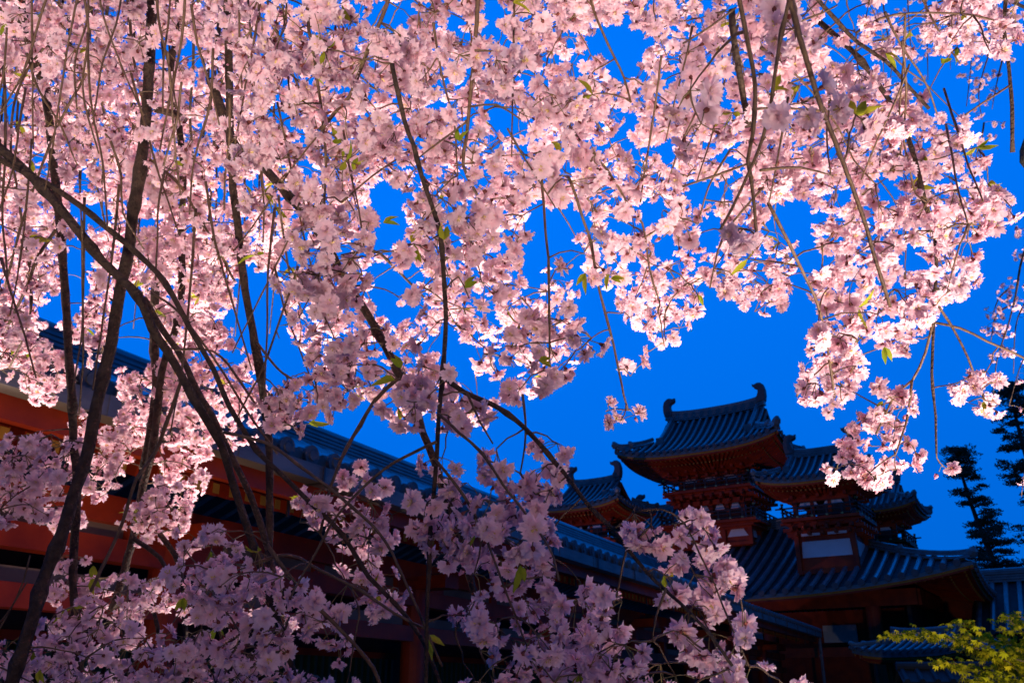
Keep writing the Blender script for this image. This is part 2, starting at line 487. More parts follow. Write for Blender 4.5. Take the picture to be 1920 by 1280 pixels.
class Roof:
    """hip-and-gable roof in local u, v, z; t runs from the eave (0) to the ridge (1)"""

    def __init__(s, hw, hd, g, tg, ze, zr, up, con=0.35, sp=0.36, r=0.085):
        s.hw, s.hd, s.g, s.tg, s.ze, s.zr, s.up, s.con, s.sp, s.r = hw, hd, g, tg, ze, zr, up, con, sp, r

    def z(s, t, n):
        return s.ze + (s.zr - s.ze) * ((1 - s.con) * t + s.con * t * t) + s.up * abs(n) ** 3.2 * (1 - t) ** 2

    def ext(s, t):
        return s.hw - (s.hw - s.g) * min(1, t / s.tg)

    def front(s, sg, un, t):
        return Vector((un * s.ext(t), sg * s.hd * (1 - t), s.z(t, un)))

    def side(s, sg, vn, q):
        return Vector((sg * (s.hw - (s.hw - s.g) * q), vn * s.hd * (1 - s.tg * q), s.z(s.tg * q, vn)))

    def tiles(s, mb, mc):
        nu, ntt = 20, 12
        for sg in (-1, 1):
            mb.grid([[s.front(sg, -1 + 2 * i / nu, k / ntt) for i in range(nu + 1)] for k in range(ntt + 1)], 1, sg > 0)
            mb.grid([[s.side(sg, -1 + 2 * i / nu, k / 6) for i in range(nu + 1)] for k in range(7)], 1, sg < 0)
            # rolls
            n = int(2 * s.hw / s.sp)
            for i in range(n + 1):
                u = -s.hw + (2 * s.hw - n * s.sp) / 2 + i * s.sp
                tm = 1.0 if abs(u) <= s.g else s.tg * (s.hw - abs(u)) / (s.hw - s.g)
                if tm < 0.03:
                    continue
                pts = []
                for k in range(9):
                    t = tm * k / 8
                    pts.append(s.front(sg, u / s.ext(t), t) + Vector((0, sg * (0.06 if k == 0 else 0), s.r * .55)))
                mb.tube(pts, s.r, 8)
                p = pts[0]
                mc.tube([p + Vector((0, sg * 0.03, 0)), p - Vector((0, sg * 0.02, 0))], s.r * 1.22, 10, 2)
            n = int(2 * s.hd / s.sp)
            for i in range(n + 1):
                v = -s.hd + (2 * s.hd - n * s.sp) / 2 + i * s.sp
                lim = s.hd * (1 - s.tg)
                qm = 1.0 if abs(v) <= lim else (1 - abs(v) / s.hd) / s.tg
                if qm < 0.03:
                    continue
                pts = []
                for k in range(6):
                    q = min(qm * k / 5, .999)
                    pts.append(s.side(sg, v / (s.hd * (1 - s.tg * q) + 1e-9), q) + Vector((sg * (0.06 if k == 0 else 0), 0, s.r * .55)))
                mb.tube(pts, s.r, 8)
                p = pts[0]
                mc.tube([p + Vector((sg * 0.03, 0, 0)), p - Vector((sg * 0.02, 0, 0))], s.r * 1.22, 10, 2)
            # eave edge under the tiles
            for drop0, drop1, ins in ((0.0, 0.13, 0.0),):
                mb.grid([[s.front(sg, -1 + 2 * i / nu, 0) - Vector((0, 0, drop0)) for i in range(nu + 1)],
                         [s.front(sg, -1 + 2 * i / nu, 0) - Vector((0, 0, drop1)) for i in range(nu + 1)]], 0, sg < 0)
                mb.grid([[s.side(sg, -1 + 2 * i / nu, 0) - Vector((0, 0, drop0)) for i in range(nu + 1)],
                         [s.side(sg, -1 + 2 * i / nu, 0) - Vector((0, 0, drop1)) for i in range(nu + 1)]], 0, sg > 0)

    def ridges(s, mb, scale=1.0, gable=True):
        rt = 1.0
        top = [Vector((s.g * x, 0, s.zr - 0.03 + 0.16 * scale * abs(x) ** 3)) for x in (-1, -.75, -.5, -.25, 0, .25, .5, .75, 1)]
        if s.g > 0.3:
            sweep_ridge(mb, top, 0.30 * scale, 0.36 * scale, 4)
        for su in (-1, 1):
            for sv in (-1, 1):
                if gable:
                    pts = []
                    for k in range(8):
                        t = 1 - (1 - s.tg * 0.92) * k / 7
                        pts.append(Vector((su * (s.g - 0.30 * scale), sv * s.hd * (1 - t), s.z(t, 0) + 0.03)))
                    sweep_ridge(mb, pts, 0.24 * scale, 0.22 * scale, 2)
                    e = pts[-1]
                    mb.box(e.x - .15 * scale, e.x + .15 * scale, e.y - .06, e.y + .06, e.z, e.z + .34 * scale)
                # corner ridge in two stages, the ends curling up
                for q0, q1, lift in ((0.98, 0.40, 0.05), (0.40, -0.01, 0.08)):
                    pts = []
                    for k in range(8):
                        q = q0 + (q1 - q0) * k / 7
                        p = Vector((su * (s.hw - (s.hw - s.g) * q), sv * s.hd * (1 - s.tg * q), s.z(max(0, s.tg * q), 1) + 0.02 + lift * scale * (k / 7) ** 3))
                        pts.append(p)
                    sweep_ridge(mb, pts, 0.22 * scale, 0.20 * scale, 2)
                    e = pts[-1]
                    d = (pts[-1] - pts[-2]).normalized()
                    mb.tube([e - d * .05 + Vector((0, 0, .12 * scale)), e + d * .05 * scale + Vector((0, 0, .20 * scale)), e + d * .06 * scale + Vector((0, 0, .30 * scale))],
                            [.17 * scale, .14 * scale, .06 * scale], 8)

    def gables(s, mb):
        for su in (-1, 1):
            u = su * (s.g - 0.32)
            rows = []
            base = s.z(s.tg, 0) - 0.05
            for k in range(13):
                v = -1 + 2 * k / 12
                t = 1 - abs(v) * (1 - s.tg)
                rows.append((Vector((u, v * s.hd * (1 - s.tg), base)), Vector((u, v * s.hd * (1 - s.tg), max(base + .002, s.z(t, 0) - 0.05)))))
            mb.grid([[a for a, b in rows], [b for a, b in rows]], 0, su > 0)
            for sv in (-1, 1):
                pts = [Vector((su * (s.g + 0.02), sv * s.hd * (1 - t), s.z(t, 0) - 0.03)) for t in (1, .9, .8, .7, .6, s.tg)]
                for a, b in zip(pts, pts[1:]):
                    mb.bar(a, b, 0.07, 0.20, 1)

    def eaves(s, mb, hwall, hdwall, zwall, raf=0.24):
        """boards, sloping soffit and rafters with ochre ends"""
        nu = 20
        dz = 0.135
        for sg in (-1, 1):
            def fr(un, k, o=0.0):     # k 0 eave .. 1 wall
                e = s.front(sg, un, 0) - Vector((0, sg * 0.12, dz + o))
                wl = Vector((un * hwall, sg * hdwall, zwall - o))
                return e + (wl - e) * k

            def sd(vn, k, o=0.0):
                e = s.side(sg, vn, 0) - Vector((sg * 0.12, 0, dz + o))
                wl = Vector((sg * hwall, vn * hdwall, zwall - o))
                return e + (wl - e) * k
            for fn, half, flip in ((fr, s.hw, sg < 0), (sd, s.hd, sg > 0)):
                U = [-1 + 2 * i / nu for i in range(nu + 1)]
                mb.grid([[fn(u, 0) + Vector((0, 0, .10)) for u in U], [fn(u, 0, .13) for u in U], [fn(u, 0.06, .13) for u in U], [fn(u, .065, 0.02) for u in U],
                         [fn(u, 1) for u in U]], 0, flip)
                # pale line along the edge of the eave board
                outv = Vector((0, sg * .006, 0)) if fn is fr else Vector((sg * .006, 0, 0))
                mb.grid([[fn(u, 0) + Vector((0, 0, .02)) + outv for u in U], [fn(u, 0, .06) + outv for u in U]], 1, flip)
                nrf = int(2 * half / raf)
                for i in range(nrf + 1):
                    u = -0.97 + 1.94 * i / nrf
                    for ks, oo, ke in ((0.10, 0.05, 0.6), (0.36, 0.12, 0.98)):
                        a, b = fn(u, ks, oo), fn(u, ke, oo)
                        mb.bar(a, b, 0.09, 0.11)
                        d = (a - b).normalized()
                        mb.bar(a + d * 0.012, a + d * 0.001, 0.075, 0.095, 1)


def shibi(mb, x, z, sg, sc=1.0):
    """hooked ridge-end ornament, the tip turned in towards the middle of the ridge"""
    prof = [(0.28, 0.0), (-0.14, 0.0), (-0.20, 0.30), (-0.20, 0.62), (-0.12, 0.88), (0.02, 1.00), (0.18, 1.02), (0.36, 0.95), (0.46, 0.99), (0.44, 0.86), (0.32, 0.78), (0.22, 0.74), (0.17, 0.64), (0.18, 0.50), (0.24, 0.34), (0.32, 0.24)]
    n = len(prof)
    vs = []
    for yo, k in ((-0.19, 0.92), (-0.08, 1.04), (0.08, 1.04), (0.19, 0.92)):
        for a, b in prof:
            a2 = (a - .02) * (k if k < 1 else 1.0) + .02
            vs.append((x - sg * a2 * sc, yo * sc, z + b * sc * (k if k < 1 else 1.0)))
    fs = []
    for q in range(3):
        for i in range(n):
            j = (i + 1) % n
            fs.append((q * n + i, q * n + j, (q + 1) * n + j, (q + 1) * n + i))
    fs.append(tuple(range(n)))
    fs.append(tuple(3 * n + i for i in range(n - 1, -1, -1)))
    mb.add(vs, fs)


def storey(parent, cx, cy, hw, hd, z0, z1, bays=3, panel_z=None, big=False):
    """square red storey: posts, beams and plaster panels on all four sides, parts of parent"""
    wl = MB()
    wl.box(cx - hw + .08, cx + hw - .08, cy - hd + .08, cy + hd - .08, z0, z1)
    for sg in (-1, 1):
        for i in range(bays + 1):
            f = -1 + 2 * i / bays
            wl.box(cx + f * hw - .09, cx + f * hw + .09, cy + sg * hd - .09, cy + sg * hd + .09, z0, z1 - .001)
            wl.box(cx + sg * hw - .088, cx + sg * hw + .088, cy + f * hd - .088, cy + f * hd + .088, z0, z1 - .002)
        for zz, hh in ((z0 + .02, .14), (z1 - .2, .18)):
            wl.box(cx - hw, cx + hw, cy + sg * hd - .07, cy + sg * hd + .07, zz, zz + hh)
            wl.box(cx + sg * hw - .068, cx + sg * hw + .068, cy - hd, cy + hd, zz + .001, zz + hh - .001)
        pz0, pz1 = panel_z or (z0 + .25, z1 - .3)
        for i in range(bays):
            a, b = -1 + 2 * i / bays, -1 + 2 * (i + 1) / bays
            for (h_, axis) in ((hw, 0), (hd, 1)):
                lo, hi = a * h_ + .14, b * h_ - .14
                top = .04 if big else min(.2, (hi - lo) * .28)
                face = (hd if axis == 0 else hw) - .08 + 0.012
                q = [(lo, pz0), (hi, pz0), (hi - top, pz1), (lo + top, pz1)]
                if axis == 0:
                    vs = [(cx + p, cy + sg * face, z) for p, z in q] + [(cx + p, cy + sg * (face + .02), z) for p, z in q]
                else:
                    vs = [(cx + sg * face, cy + p, z) for p, z in q] + [(cx + sg * (face + .02), cy + p, z) for p, z in q]
                pl = MB()
                pl.add(vs, [(0, 1, 2, 3), (7, 6, 5, 4), (0, 4, 5, 1), (1, 5, 6, 2), (2, 6, 7, 3), (3, 7, 4, 0)])
                pl.build('plaster_panel', M['plaster'], parent)
    wl.build('wall', M['red'], parent)


def brackets(mb, cx, cy, hw0, hd0, z0, hw1, hd1, z1, tiers=3):
    """stepped bracket blocks widening from the wall head up to the soffit"""
    for k in range(tiers):
        f0 = (k + .35) / tiers
        hw, hd = hw0 + (hw1 - hw0) * f0, hd0 + (hd1 - hd0) * f0
        za = z0 + (z1 - z0) * k / tiers
        zb = z0 + (z1 - z0) * (k + .55) / tiers
        mb.box(cx - hw, cx + hw, cy - hd, cy + hd, zb - .08, zb)
        for sg in (-1, 1):
            n = max(3, int(2 * hw / 0.5))
            for i in range(n + 1):
                f = -1 + 2 * i / n
                mb.box(cx + f * hw - .1, cx + f * hw + .1, cy + sg * hd - .12, cy + sg * hd + .12, zb + .002, zb + (z1 - z0) / tiers * .42)
                mb.box(cx + sg * hw - .12, cx + sg * hw + .12, cy + f * hd - .1, cy + f * hd + .1, zb + .003, zb + (z1 - z0) / tiers * .42)
                mb.box(cx + f * hw * .9 - .06, cx + f * hw * .9 + .06, cy + sg * hd - .3, cy + sg * hd + .1, zb - .22, zb - .081)
                mb.box(cx + sg * hw - .3, cx + sg * hw + .3, cy + f * hd * .9 - .06, cy + f * hd * .9 + .06, zb - .223, zb - .083)


def balcony(parent, cx, cy, hw, hd, z):
    fl_, rl = MB(), MB()
    fl_.box(cx - hw, cx + hw, cy - hd, cy + hd, z - .12, z)
    fl_.box(cx - hw - .12, cx + hw + .12, cy - hd + .25, cy - hd + .4, z - .2, z - .121)
    fl_.box(cx - hw + .2, cx + hw - .2, cy - hd + .2, cy + hd - .2, z - .3, z - .201)
    n = max(4, int(2 * hw / .55))
    for sg in (-1, 1):
        for zz, wd, ovr in ((.46, .06, .22), (.30, .045, .0), (.1, .05, .0)):
            rl.bar((cx - hw - ovr, cy + sg * (hd - .07), z + zz), (cx + hw + ovr, cy + sg * (hd - .07), z + zz), wd, wd)
            rl.bar((cx + sg * (hw - .07), cy - hd - ovr, z + zz - .004), (cx + sg * (hw - .07), cy + hd + ovr, z + zz - .004), wd, wd)
        for i in range(n + 1):
            f = -1 + 2 * i / n
            corner = i in (0, n)
            for (px_, py_) in ((cx + f * (hw - .07), cy + sg * (hd - .07)), (cx + sg * (hw - .07), cy + f * (hd - .07))):
                rl.box(px_ - .035, px_ + .035, py_ - .035, py_ + .035, z + .001, z + (.56 if corner else .455))
                rl.box(px_ - .045, px_ + .045, py_ - .045, py_ + .045, z + .02, z + .075, 1)
                if corner:
                    rl.box(px_ - .05, px_ + .05, py_ - .05, py_ + .05, z + .561, z + .64, 1)
    b = fl_.build('balcony', [M['red']], parent)
    return b, rl


TA = R(33)
ux, vx = Vector((math.cos(TA), -math.sin(TA), 0)), Vector((math.sin(TA), math.cos(TA), 0))
TM = Vector((10.40, 43.4, 0))
H = CAM_H
TOW = thing('shrine_tower', 'tall red shrine tower with curved blue-black tiled roofs and corner turrets', 'tower', TM, -TA)


def child(name, parent):
    o = bpy.data.objects.new(name, None)
    C.objects.link(o)
    o.parent = parent
    return o


# great lower roof
base = Roof(11.3, 7.05, 4.4, 1.0, H + 3.42, H + 7.05, 0.78, 0.25, 0.47, 0.105)
t_, c_ = MB(), MB()
base.tiles(t_, t_)
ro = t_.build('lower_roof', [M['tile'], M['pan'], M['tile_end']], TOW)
r_ = MB()
base.ridges(r_, 1.15, gable=False)
r_.build('hip_ridge', M['tile'], ro)
e_ = MB()
base.eaves(e_, 9.0, 4.9, H + 3.95, 0.34)
e_.build('lower_eave', [M['red'], M['yellow']], TOW)
b_ = MB()
b_.box(-9.0, 9.0, -4.98, -4.72, H + 3.0, H + 3.6)
b_.box(-9.0, 9.0, -4.95, -4.75, H + 1.2, H + 1.55)
b_.box(-9.0, 9.0, 4.72, 4.98, H + 3.0, H + 3.6)
b_.box(-9.1, -8.86, -4.7, 4.7, H + 3.0, H + 3.6)
b_.box(8.86, 9.1, -4.7, 4.7, H + 3.0, H + 3.6)
b_.box(-8.9, 8.9, -1.2, -1.0, 0.4, H + 3.2)
b_.build('beam_frame', M['red'], TOW)
for i in range(5):
    for v in (-4.85, 4.85):
        cc = MB()
        u = -9.0 + 4.06 * i + (0.1 if i else 0)
        cc.cyl(u, v, 0.5, H + 3.0, 0.29, 20)
        cc.tube([(u, v, .35), (u, v, .5)], [.5, .4], 20, 1)
        cc.build('column', [M['red'], M['stone']], TOW)
for i in range(4):
    pp = MB()
    u0 = -9.0 + 4.06 * i + .45
    pp.box(u0 + .8, u0 + 2.2, -1.26, -1.22, H + 1.9, H + 2.6)
    pp.build('plaster_panel', M['plaster'], TOW)
rw = MB()
rw.box(-8.8, 8.8, 4.5, 4.65, .4, H + 3.4)
rw.box(8.5, 8.65, -4.5, 4.5, .4, H + 3.4)
rw.build('rear_wall', M['darkwood'], TOW)
pl_ = MB()
pl_.box(-10.2, 10.2, -6.0, 6.0, 0, .35)
pl_.build('plinth', M['stone'], TOW)

# main tower body
storey(TOW, 0, 0, 1.9, 1.9, H + 6.2, H + 7.15, 3, (H + 6.62, H + 6.95))
b2, rl = balcony(TOW, 0, 0, 2.35, 2.35, H + 7.35)
rl.build('railing', [M['darkwood'], M['gold']], b2)
storey(TOW, 0, 0, 1.55, 1.55, H + 7.35, H + 8.45, 4, (H + 8.0, H + 8.32))
b3, rl = balcony(TOW, 0, 0, 2.2, 2.2, H + 8.95)
rl.build('railing', [M['darkwood'], M['gold']], b3)
storey(TOW, 0, 0, 1.5, 1.5, H + 8.95, H + 9.8, 3, (H + 9.45, H + 9.72))
br = MB()
brackets(br, 0, 0, 1.5, 1.5, H + 9.7, 2.7, 2.4, H + 10.35, 3)
brackets(br, 0, 0, 1.55, 1.55, H + 8.35, 2.1, 2.1, H + 8.82, 2)
br.build('bracket_tier', M['red'], TOW)
topr = Roof(4.05, 3.35, 2.65, 0.46, H + 10.55, H + 13.05, 0.48, 0.42, 0.36, 0.088)
t_, c_ = MB(), MB()
topr.tiles(t_, t_)
ro = t_.build('upper_roof', [M['tile'], M['pan'], M['tile_end']], TOW)
r_ = MB()
topr.ridges(r_, 1.25)
r_.build('ridge', M['tile'], ro)
gb = MB()
topr.gables(gb)
gb.build('gable', [M['darkwood'], M['red']], ro)
for sg in (-1, 1):
    sb = MB()
    shibi(sb, sg * (2.65 - .1), H + 13.42, sg, .98)
    sb.build('ridge_ornament', M['tile_end'], ro)
e_ = MB()
topr.eaves(e_, 1.6, 1.6, H + 10.0, 0.26)
e_.build('upper_eave', [M['red'], M['yellow']], TOW)

# corner turrets
tur = Roof(2.3, 2.15, 1.45, 0.48, H + 7.97, H + 9.35, 0.28, 0.4, 0.30, 0.072)


def build_turret(u, v, label):
    t = child('turret', TOW)
    t.location = (u, v, 0)
    t['label'] = label
    a, b = MB(), MB()
    tur.tiles(a, a)
    a.build('turret_roof', [M['tile'], M['pan'], M['tile_end']], t)
    a = MB()
    tur.ridges(a, .85)
    a.build('ridge', M['tile'], t)
    a = MB()
    tur.gables(a)
    a.build('gable', [M['darkwood'], M['red']], t)
    for sg in (-1, 1):
        a = MB()
        shibi(a, sg * 1.35, H + 9.56, sg, .85)
        a.build('ridge_ornament', M['tile_end'], t)
    a = MB()
    tur.eaves(a, 1.15, 1.15, H + 7.65, .22)
    a.build('eave', [M['red'], M['yellow']], t)
    a = MB()
    brackets(a, 0, 0, 1.1, 1.1, H + 7.4, 1.6, 1.5, H + 7.95, 2)
    brackets(a, 0, 0, 1.12, 1.12, H + 5.95, 1.4, 1.4, H + 6.35, 2)
    a.build('bracket_tier', M['red'], t)
    # open belfry: posts and beams, so the sky shows through
    a = MB()
    for su in (-1, 1):
        for sv in (-1, 1):
            a.box(su * 1.05 - .09, su * 1.05 + .09, sv * 1.05 - .09, sv * 1.05 + .09, H + 6.5, H + 7.45)
        a.box(su * .35 - .07, su * .35 + .07, -1.12, -.98, H + 6.5, H + 7.2)
        a.box(-1.1, 1.1, su * 1.05 - .07, su * 1.05 + .07, H + 7.2, H + 7.45)
        a.box(su * 1.05 - .07, su * 1.05 + .07, -1.1, 1.1, H + 7.21, H + 7.44)
    a.build('wall', M['red'], t)
    for x0, x1 in ((-.93, -.08), (.08, .93)):
        a = MB()
        a.add([(x0, -1.08, H + 7.0), (x1, -1.08, H + 7.0), (x1 - .12, -1.08, H + 7.2), (x0 + .12, -1.08, H + 7.2)], [(0, 1, 2, 3)])
        a.add([(x0, -1.06, H + 7.0), (x1, -1.06, H + 7.0), (x1 - .12, -1.06, H + 7.2), (x0 + .12, -1.06, H + 7.2)], [(3, 2, 1, 0)])
        a.build('plaster_panel', M['plaster'], t)
    a = MB()
    a.box(-.2, .95, -1.07, -1.03, H + 6.5, H + 7.0)
    a.build('wall_panel', M['darkwood'], t)
    bb, rl2 = balcony(t, 0, 0, 1.55, 1.55, H + 6.52)
    rl2.build('railing', [M['darkwood'], M['gold']], t)
    storey(t, 0, 0, 1.12, 1.12, H + 4.3, H + 6.1, 1, (H + 4.98, H + 5.62), True)
    for x0, x1 in ((-.9, -.15), (.15, .9)):
        a = MB()
        a.box(x0, x1, -1.215, -1.195, H + 5.82, H + 5.92)
        a.build('plaster_strip', M['plaster'], t)
    return t


def copy_tree(o, parent=None):
    c2 = o.copy()
    C.objects.link(c2)
    c2.parent = parent
    for ch in list(o.children):
        copy_tree(ch, c2)
    return c2


t0 = build_turret(5.95, -4.0, 'nearest corner turret with a pale window panel under its balcony')
for u, v, lb in ((-5.0, -4.0, 'corner turret at the far end, half behind blossom'), (6.2, 4.0, 'turret at the rear corner, partly behind the nearest one'), (-5.0, 4.0, 'rear turret behind the main tower')):
    t2 = copy_tree(t0, TOW)
    t2.location = (u, v, 0)
    t2['label'] = lb

# ------------------------------------------------------------------ the roofed corridor beyond the tower at the right edge
RC = thing('side_corridor', 'lower tiled corridor roof joining the tower at the right edge of the picture', 'corridor', TM, -TA)
rr = MB()
X0, X1, VR, VE = 10.6, 30.0, -0.8, -4.1
zr_, ze_ = H + 4.05, H + 1.95


def rz2(t):
    return ze_ + (zr_ - ze_) * (.75 * t + .25 * t * t)


for sg in (1, -1):
    rr.grid([[(X0, VR + (VE - VR) * (1 - k / 6) * sg, rz2(k / 6)), (X1, VR + (VE - VR) * (1 - k / 6) * sg, rz2(k / 6))] for k in range(7)], 1, sg < 0)
for i in range(int((X1 - X0) / .48)):
    x = X0 + .15 + i * .48
    rr.tube([(x, VE + (VR - VE) * k / 6, rz2(k / 6) + .03) for k in range(7)], .105, 8)
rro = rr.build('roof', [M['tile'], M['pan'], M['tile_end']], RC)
rr = MB()
sweep_ridge(rr, [(X0 - .2, VR, zr_ - .03), ((X0 + X1) / 2, VR, zr_ - .03), (X1, VR, zr_ - .03)], .42, .42, 4)
rr.build('ridge', M['tile'], rro)
rr = MB()
rr.box(X0, X1, VE + .3, VE + .4, ze_ - .25, ze_ - .05)
rr.box(X0, X1, VE + 1.1, VE + 1.3, H + .6, H + .95)
rr.box(X0 - 1.4, X1, VR + 1.6, VR + 1.75, 0.2, ze_ + .9)
rr.box(X0 - 3.2, X0 + .1, VR + 1.4, VR + 1.58, .2, H + 3.7)
rr.build('beam', M['red'], RC)
for k in range(6):
    cc = MB()
    cc.cyl(X0 + .8 + k * 3.6, VE + 1.2, 0.1, ze_ + .6, .17, 16)
    cc.build('column', M['red'], RC)

# ------------------------------------------------------------------ low tiled wall and small gate roof before the hall
WL = thing('garden_wall', 'low plastered garden wall with a dark tiled coping at the bottom right', 'wall', (0, 0, 0), -R(12))
a = MB()
WX0, WX1, WY = 4.2, 26.0, 23.0
a.box(WX0, WX1, WY, WY + .3, .3, 1.72)
a.build('wall_face', M['darkwood'], WL)
a = MB()
a.box(WX0, WX1, WY - .06, WY + .36, 0, .3)
a.build('footing', M['stone'], WL)
a = MB()
for sg in (-1, 1):
    a.grid([[(WX0, WY + .15, 2.05), (WX1, WY + .15, 2.05)], [(WX0, WY + .15 + sg * .5, 1.78), (WX1, WY + .15 + sg * .5, 1.78)]], 0, sg > 0)
    a.grid([[(WX0, WY + .15 + sg * .5, 1.78), (WX1, WY + .15 + sg * .5, 1.78)], [(WX0, WY + .15 + sg * .45, 1.70), (WX1, WY + .15 + sg * .45, 1.70)], [(WX0, WY + .15, 1.74), (WX1, WY + .15, 1.74)]], 0, sg > 0)
    for i in range(int((WX1 - WX0) / .32)):
        x = WX0 + .1 + i * .32
        a.tube([(x, WY + .15, 2.06), (x, WY + .15 + sg * .54, 1.79)], .06, 7)
a.tube([(WX0, WY + .15, 2.12), (WX1, WY + .15, 2.12)], .1, 10)
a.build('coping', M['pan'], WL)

GT = thing('small_gate', 'small roofed gate with a dim tiled roof in front of the hall, behind the maple', 'gate', (12.35, 27.6, 0), -R(52))
gr = Roof(1.75, 1.25, 1.1, 0.5, 2.62, 3.15, 0.16, 0.3, .24, .055)
a, b = MB(), MB()
gr.tiles(a, a)
gro = a.build('roof', [M['tile'], M['pan'], M['tile_end']], GT)
a = MB()
gr.ridges(a, .5)
a.build('ridge', M['tile'], gro)
a = MB()
gr.eaves(a, 1.0, .6, 2.66, .2)
a.build('eave', [M['red'], M['yellow']], GT)
for su in (-1, 1):
    for sv in (-1, 1):
        a = MB()
        a.cyl(su * 1.0, sv * .55, 0, 2.6, .1, 14)
        a.build('post', M['red'], GT)
for su in (-.5, .5):
    a = MB()
    a.box(su - .45, su + .45, -.05, .05, .1, 2.1)
    a.build('door_leaf', M['darkwood'], GT)


# ------------------------------------------------------------------ foliage built with numpy
def np_mesh(name, V, F, mi, mats, parent, tone=None, smooth=True):
    """V (n,3), F (m,4) quads"""
    me = bpy.data.meshes.new(name)
    nv, nf = len(V), len(F)
    me.vertices.add(nv)
    me.vertices.foreach_set('co', np.ascontiguousarray(V, np.float32).ravel())
    me.loops.add(nf * 4)
    me.loops.foreach_set('vertex_index', np.ascontiguousarray(F, np.int32).ravel())
    me.polygons.add(nf)
    me.polygons.foreach_set('loop_start', np.arange(0, nf * 4, 4, dtype=np.int32))
    me.polygons.foreach_set('loop_total', np.full(nf, 4, np.int32))
    for m_ in mats:
        me.materials.append(m_)
    if mi is not None:
        me.polygons.foreach_set('material_index', np.ascontiguousarray(mi, np.int32))
    if smooth:
        me.polygons.foreach_set('use_smooth', np.ones(nf, bool))
    if tone is not None:
        at_ = me.attributes.new('tone', 'FLOAT', 'POINT')
        at_.data.foreach_set('value', np.ascontiguousarray(tone, np.float32))
    me.update(calc_edges=True)
    o = bpy.data.objects.new(name, me)
    C.objects.link(o)
    if parent:
        o.parent = parent
    return o


def rot_to(d):
    """(n,3) directions -> (n,3,3) matrices whose third column is d, with a random spin"""
    d = d / np.linalg.norm(d, axis=1, keepdims=True)
    r = rng.normal(size=d.shape)
    x = np.cross(r, d)
    x /= np.linalg.norm(x, axis=1, keepdims=True)
    y = np.cross(d, x)
    return np.stack([x, y, d], axis=2)


def petal(az, el, ln, wd, jit):
    """3 x 3 notched petal leaving the centre"""
    vs = []
    for s_, w_ in ((0.06, 0.10), (0.58, 0.92), (1.0, 0.66)):
        for c_ in (-1, 0, 1):
            rad = ln * s_
            if s_ == 1.0 and c_ == 0:
                rad *= 0.86
            lat = c_ * w_ * wd * 0.5
            lift = 0.10 * wd * (c_ * c_) - (0.14 * ln * (s_ - .58) ** 2 * 4 if s_ == 1.0 else 0) + rng.normal() * jit
            e = el + rng.normal() * 0.08
            rr_, zz_ = rad * math.cos(e) - lift * math.sin(e), rad * math.sin(e) + lift * math.cos(e)
            vs.append((rr_ * math.cos(az) - lat * math.sin(az), rr_ * math.sin(az) + lat * math.cos(az), zz_))
    return vs


PQ = [(0, 1, 4, 3), (1, 2, 5, 4), (3, 4, 7, 6), (4, 5, 8, 7)]


def flower_variant(openness):
    V, F, MI, T = [], [], [], []
    base_tone = 0
    for wi, (n, el, ln, wd) in enumerate(((6, 0.08, 1.0, 0.64), (7, 0.30, .90, .52), (6, 0.62, .70, .42))):
        a0 = rng.uniform(0, 6.28)
        for k in range(n):
            b = len(V)
            az = a0 + 6.283 * k / n + rng.normal() * 0.14
            V += petal(az, el * openness + (openness - 1) * .5 + rng.normal() * .10, ln * rng.uniform(.88, 1.08), wd * rng.uniform(.85, 1.15), 0.035)
            F += [tuple(b + i for i in q) for q in PQ]
            MI += [0] * 4
            T += [0.45, .5, .45, .12, .1, .12, 0.0, .05, 0.0]
    # stamens: a small open tuft
    for k in range(7):
        b = len(V)
        a = 6.283 * k / 7 + rng.normal() * .2
        r0, r1 = .03, rng.uniform(.16, .30)
        h = rng.uniform(.22, .36)
        for (rr_, zz_, ww) in ((r0, .03, .02), (r1, h, .035)):
            V += [(rr_ * math.cos(a) - ww * math.sin(a), rr_ * math.sin(a) + ww * math.cos(a), zz_), (rr_ * math.cos(a) + ww * math.sin(a), rr_ * math.sin(a) - ww * math.cos(a), zz_)]
        F.append((b, b + 1, b + 3, b + 2)); MI.append(1); T += [0] * 4
    # calyx cup
    b = len(V)
    for zz_, rr_ in ((.02, .17), (-.16, .13), (-.36, .05)):
        for k in range(5):
            V.append((rr_ * math.cos(1.2566 * k), rr_ * math.sin(1.2566 * k), zz_)); T.append(0)
    for i in range(2):
        for k in range(5):
            F.append((b + i * 5 + k, b + (i + 1) * 5 + k, b + (i + 1) * 5 + (k + 1) % 5, b + i * 5 + (k + 1) % 5)); MI.append(2)
    return np.array(V), np.array(F), np.array(MI), np.array(T)


VARS = [flower_variant(o) for o in (1.0, 1.05, 1.2, .9, 1.4, 1.1, .8, 1.6)]


def bud_variant():
    V, F, MI, T = [], [], [], []
    for i, (zz_, rr_) in enumerate(((-.1, .12), (.25, .34), (.7, .30), (1.05, .05))):
        for k in range(6):
            V.append((rr_ * math.cos(1.0472 * k + i * .2), rr_ * math.sin(1.0472 * k + i * .2), zz_)); T.append(1.0)
    for i in range(3):
        for k in range(6):
            F.append((i * 6 + k, i * 6 + (k + 1) % 6, (i + 1) * 6 + (k + 1) % 6, (i + 1) * 6 + k)); MI.append(2 if i == 0 else 0)
    return np.array(V), np.array(F), np.array(MI), np.array(T)


BUD = bud_variant()


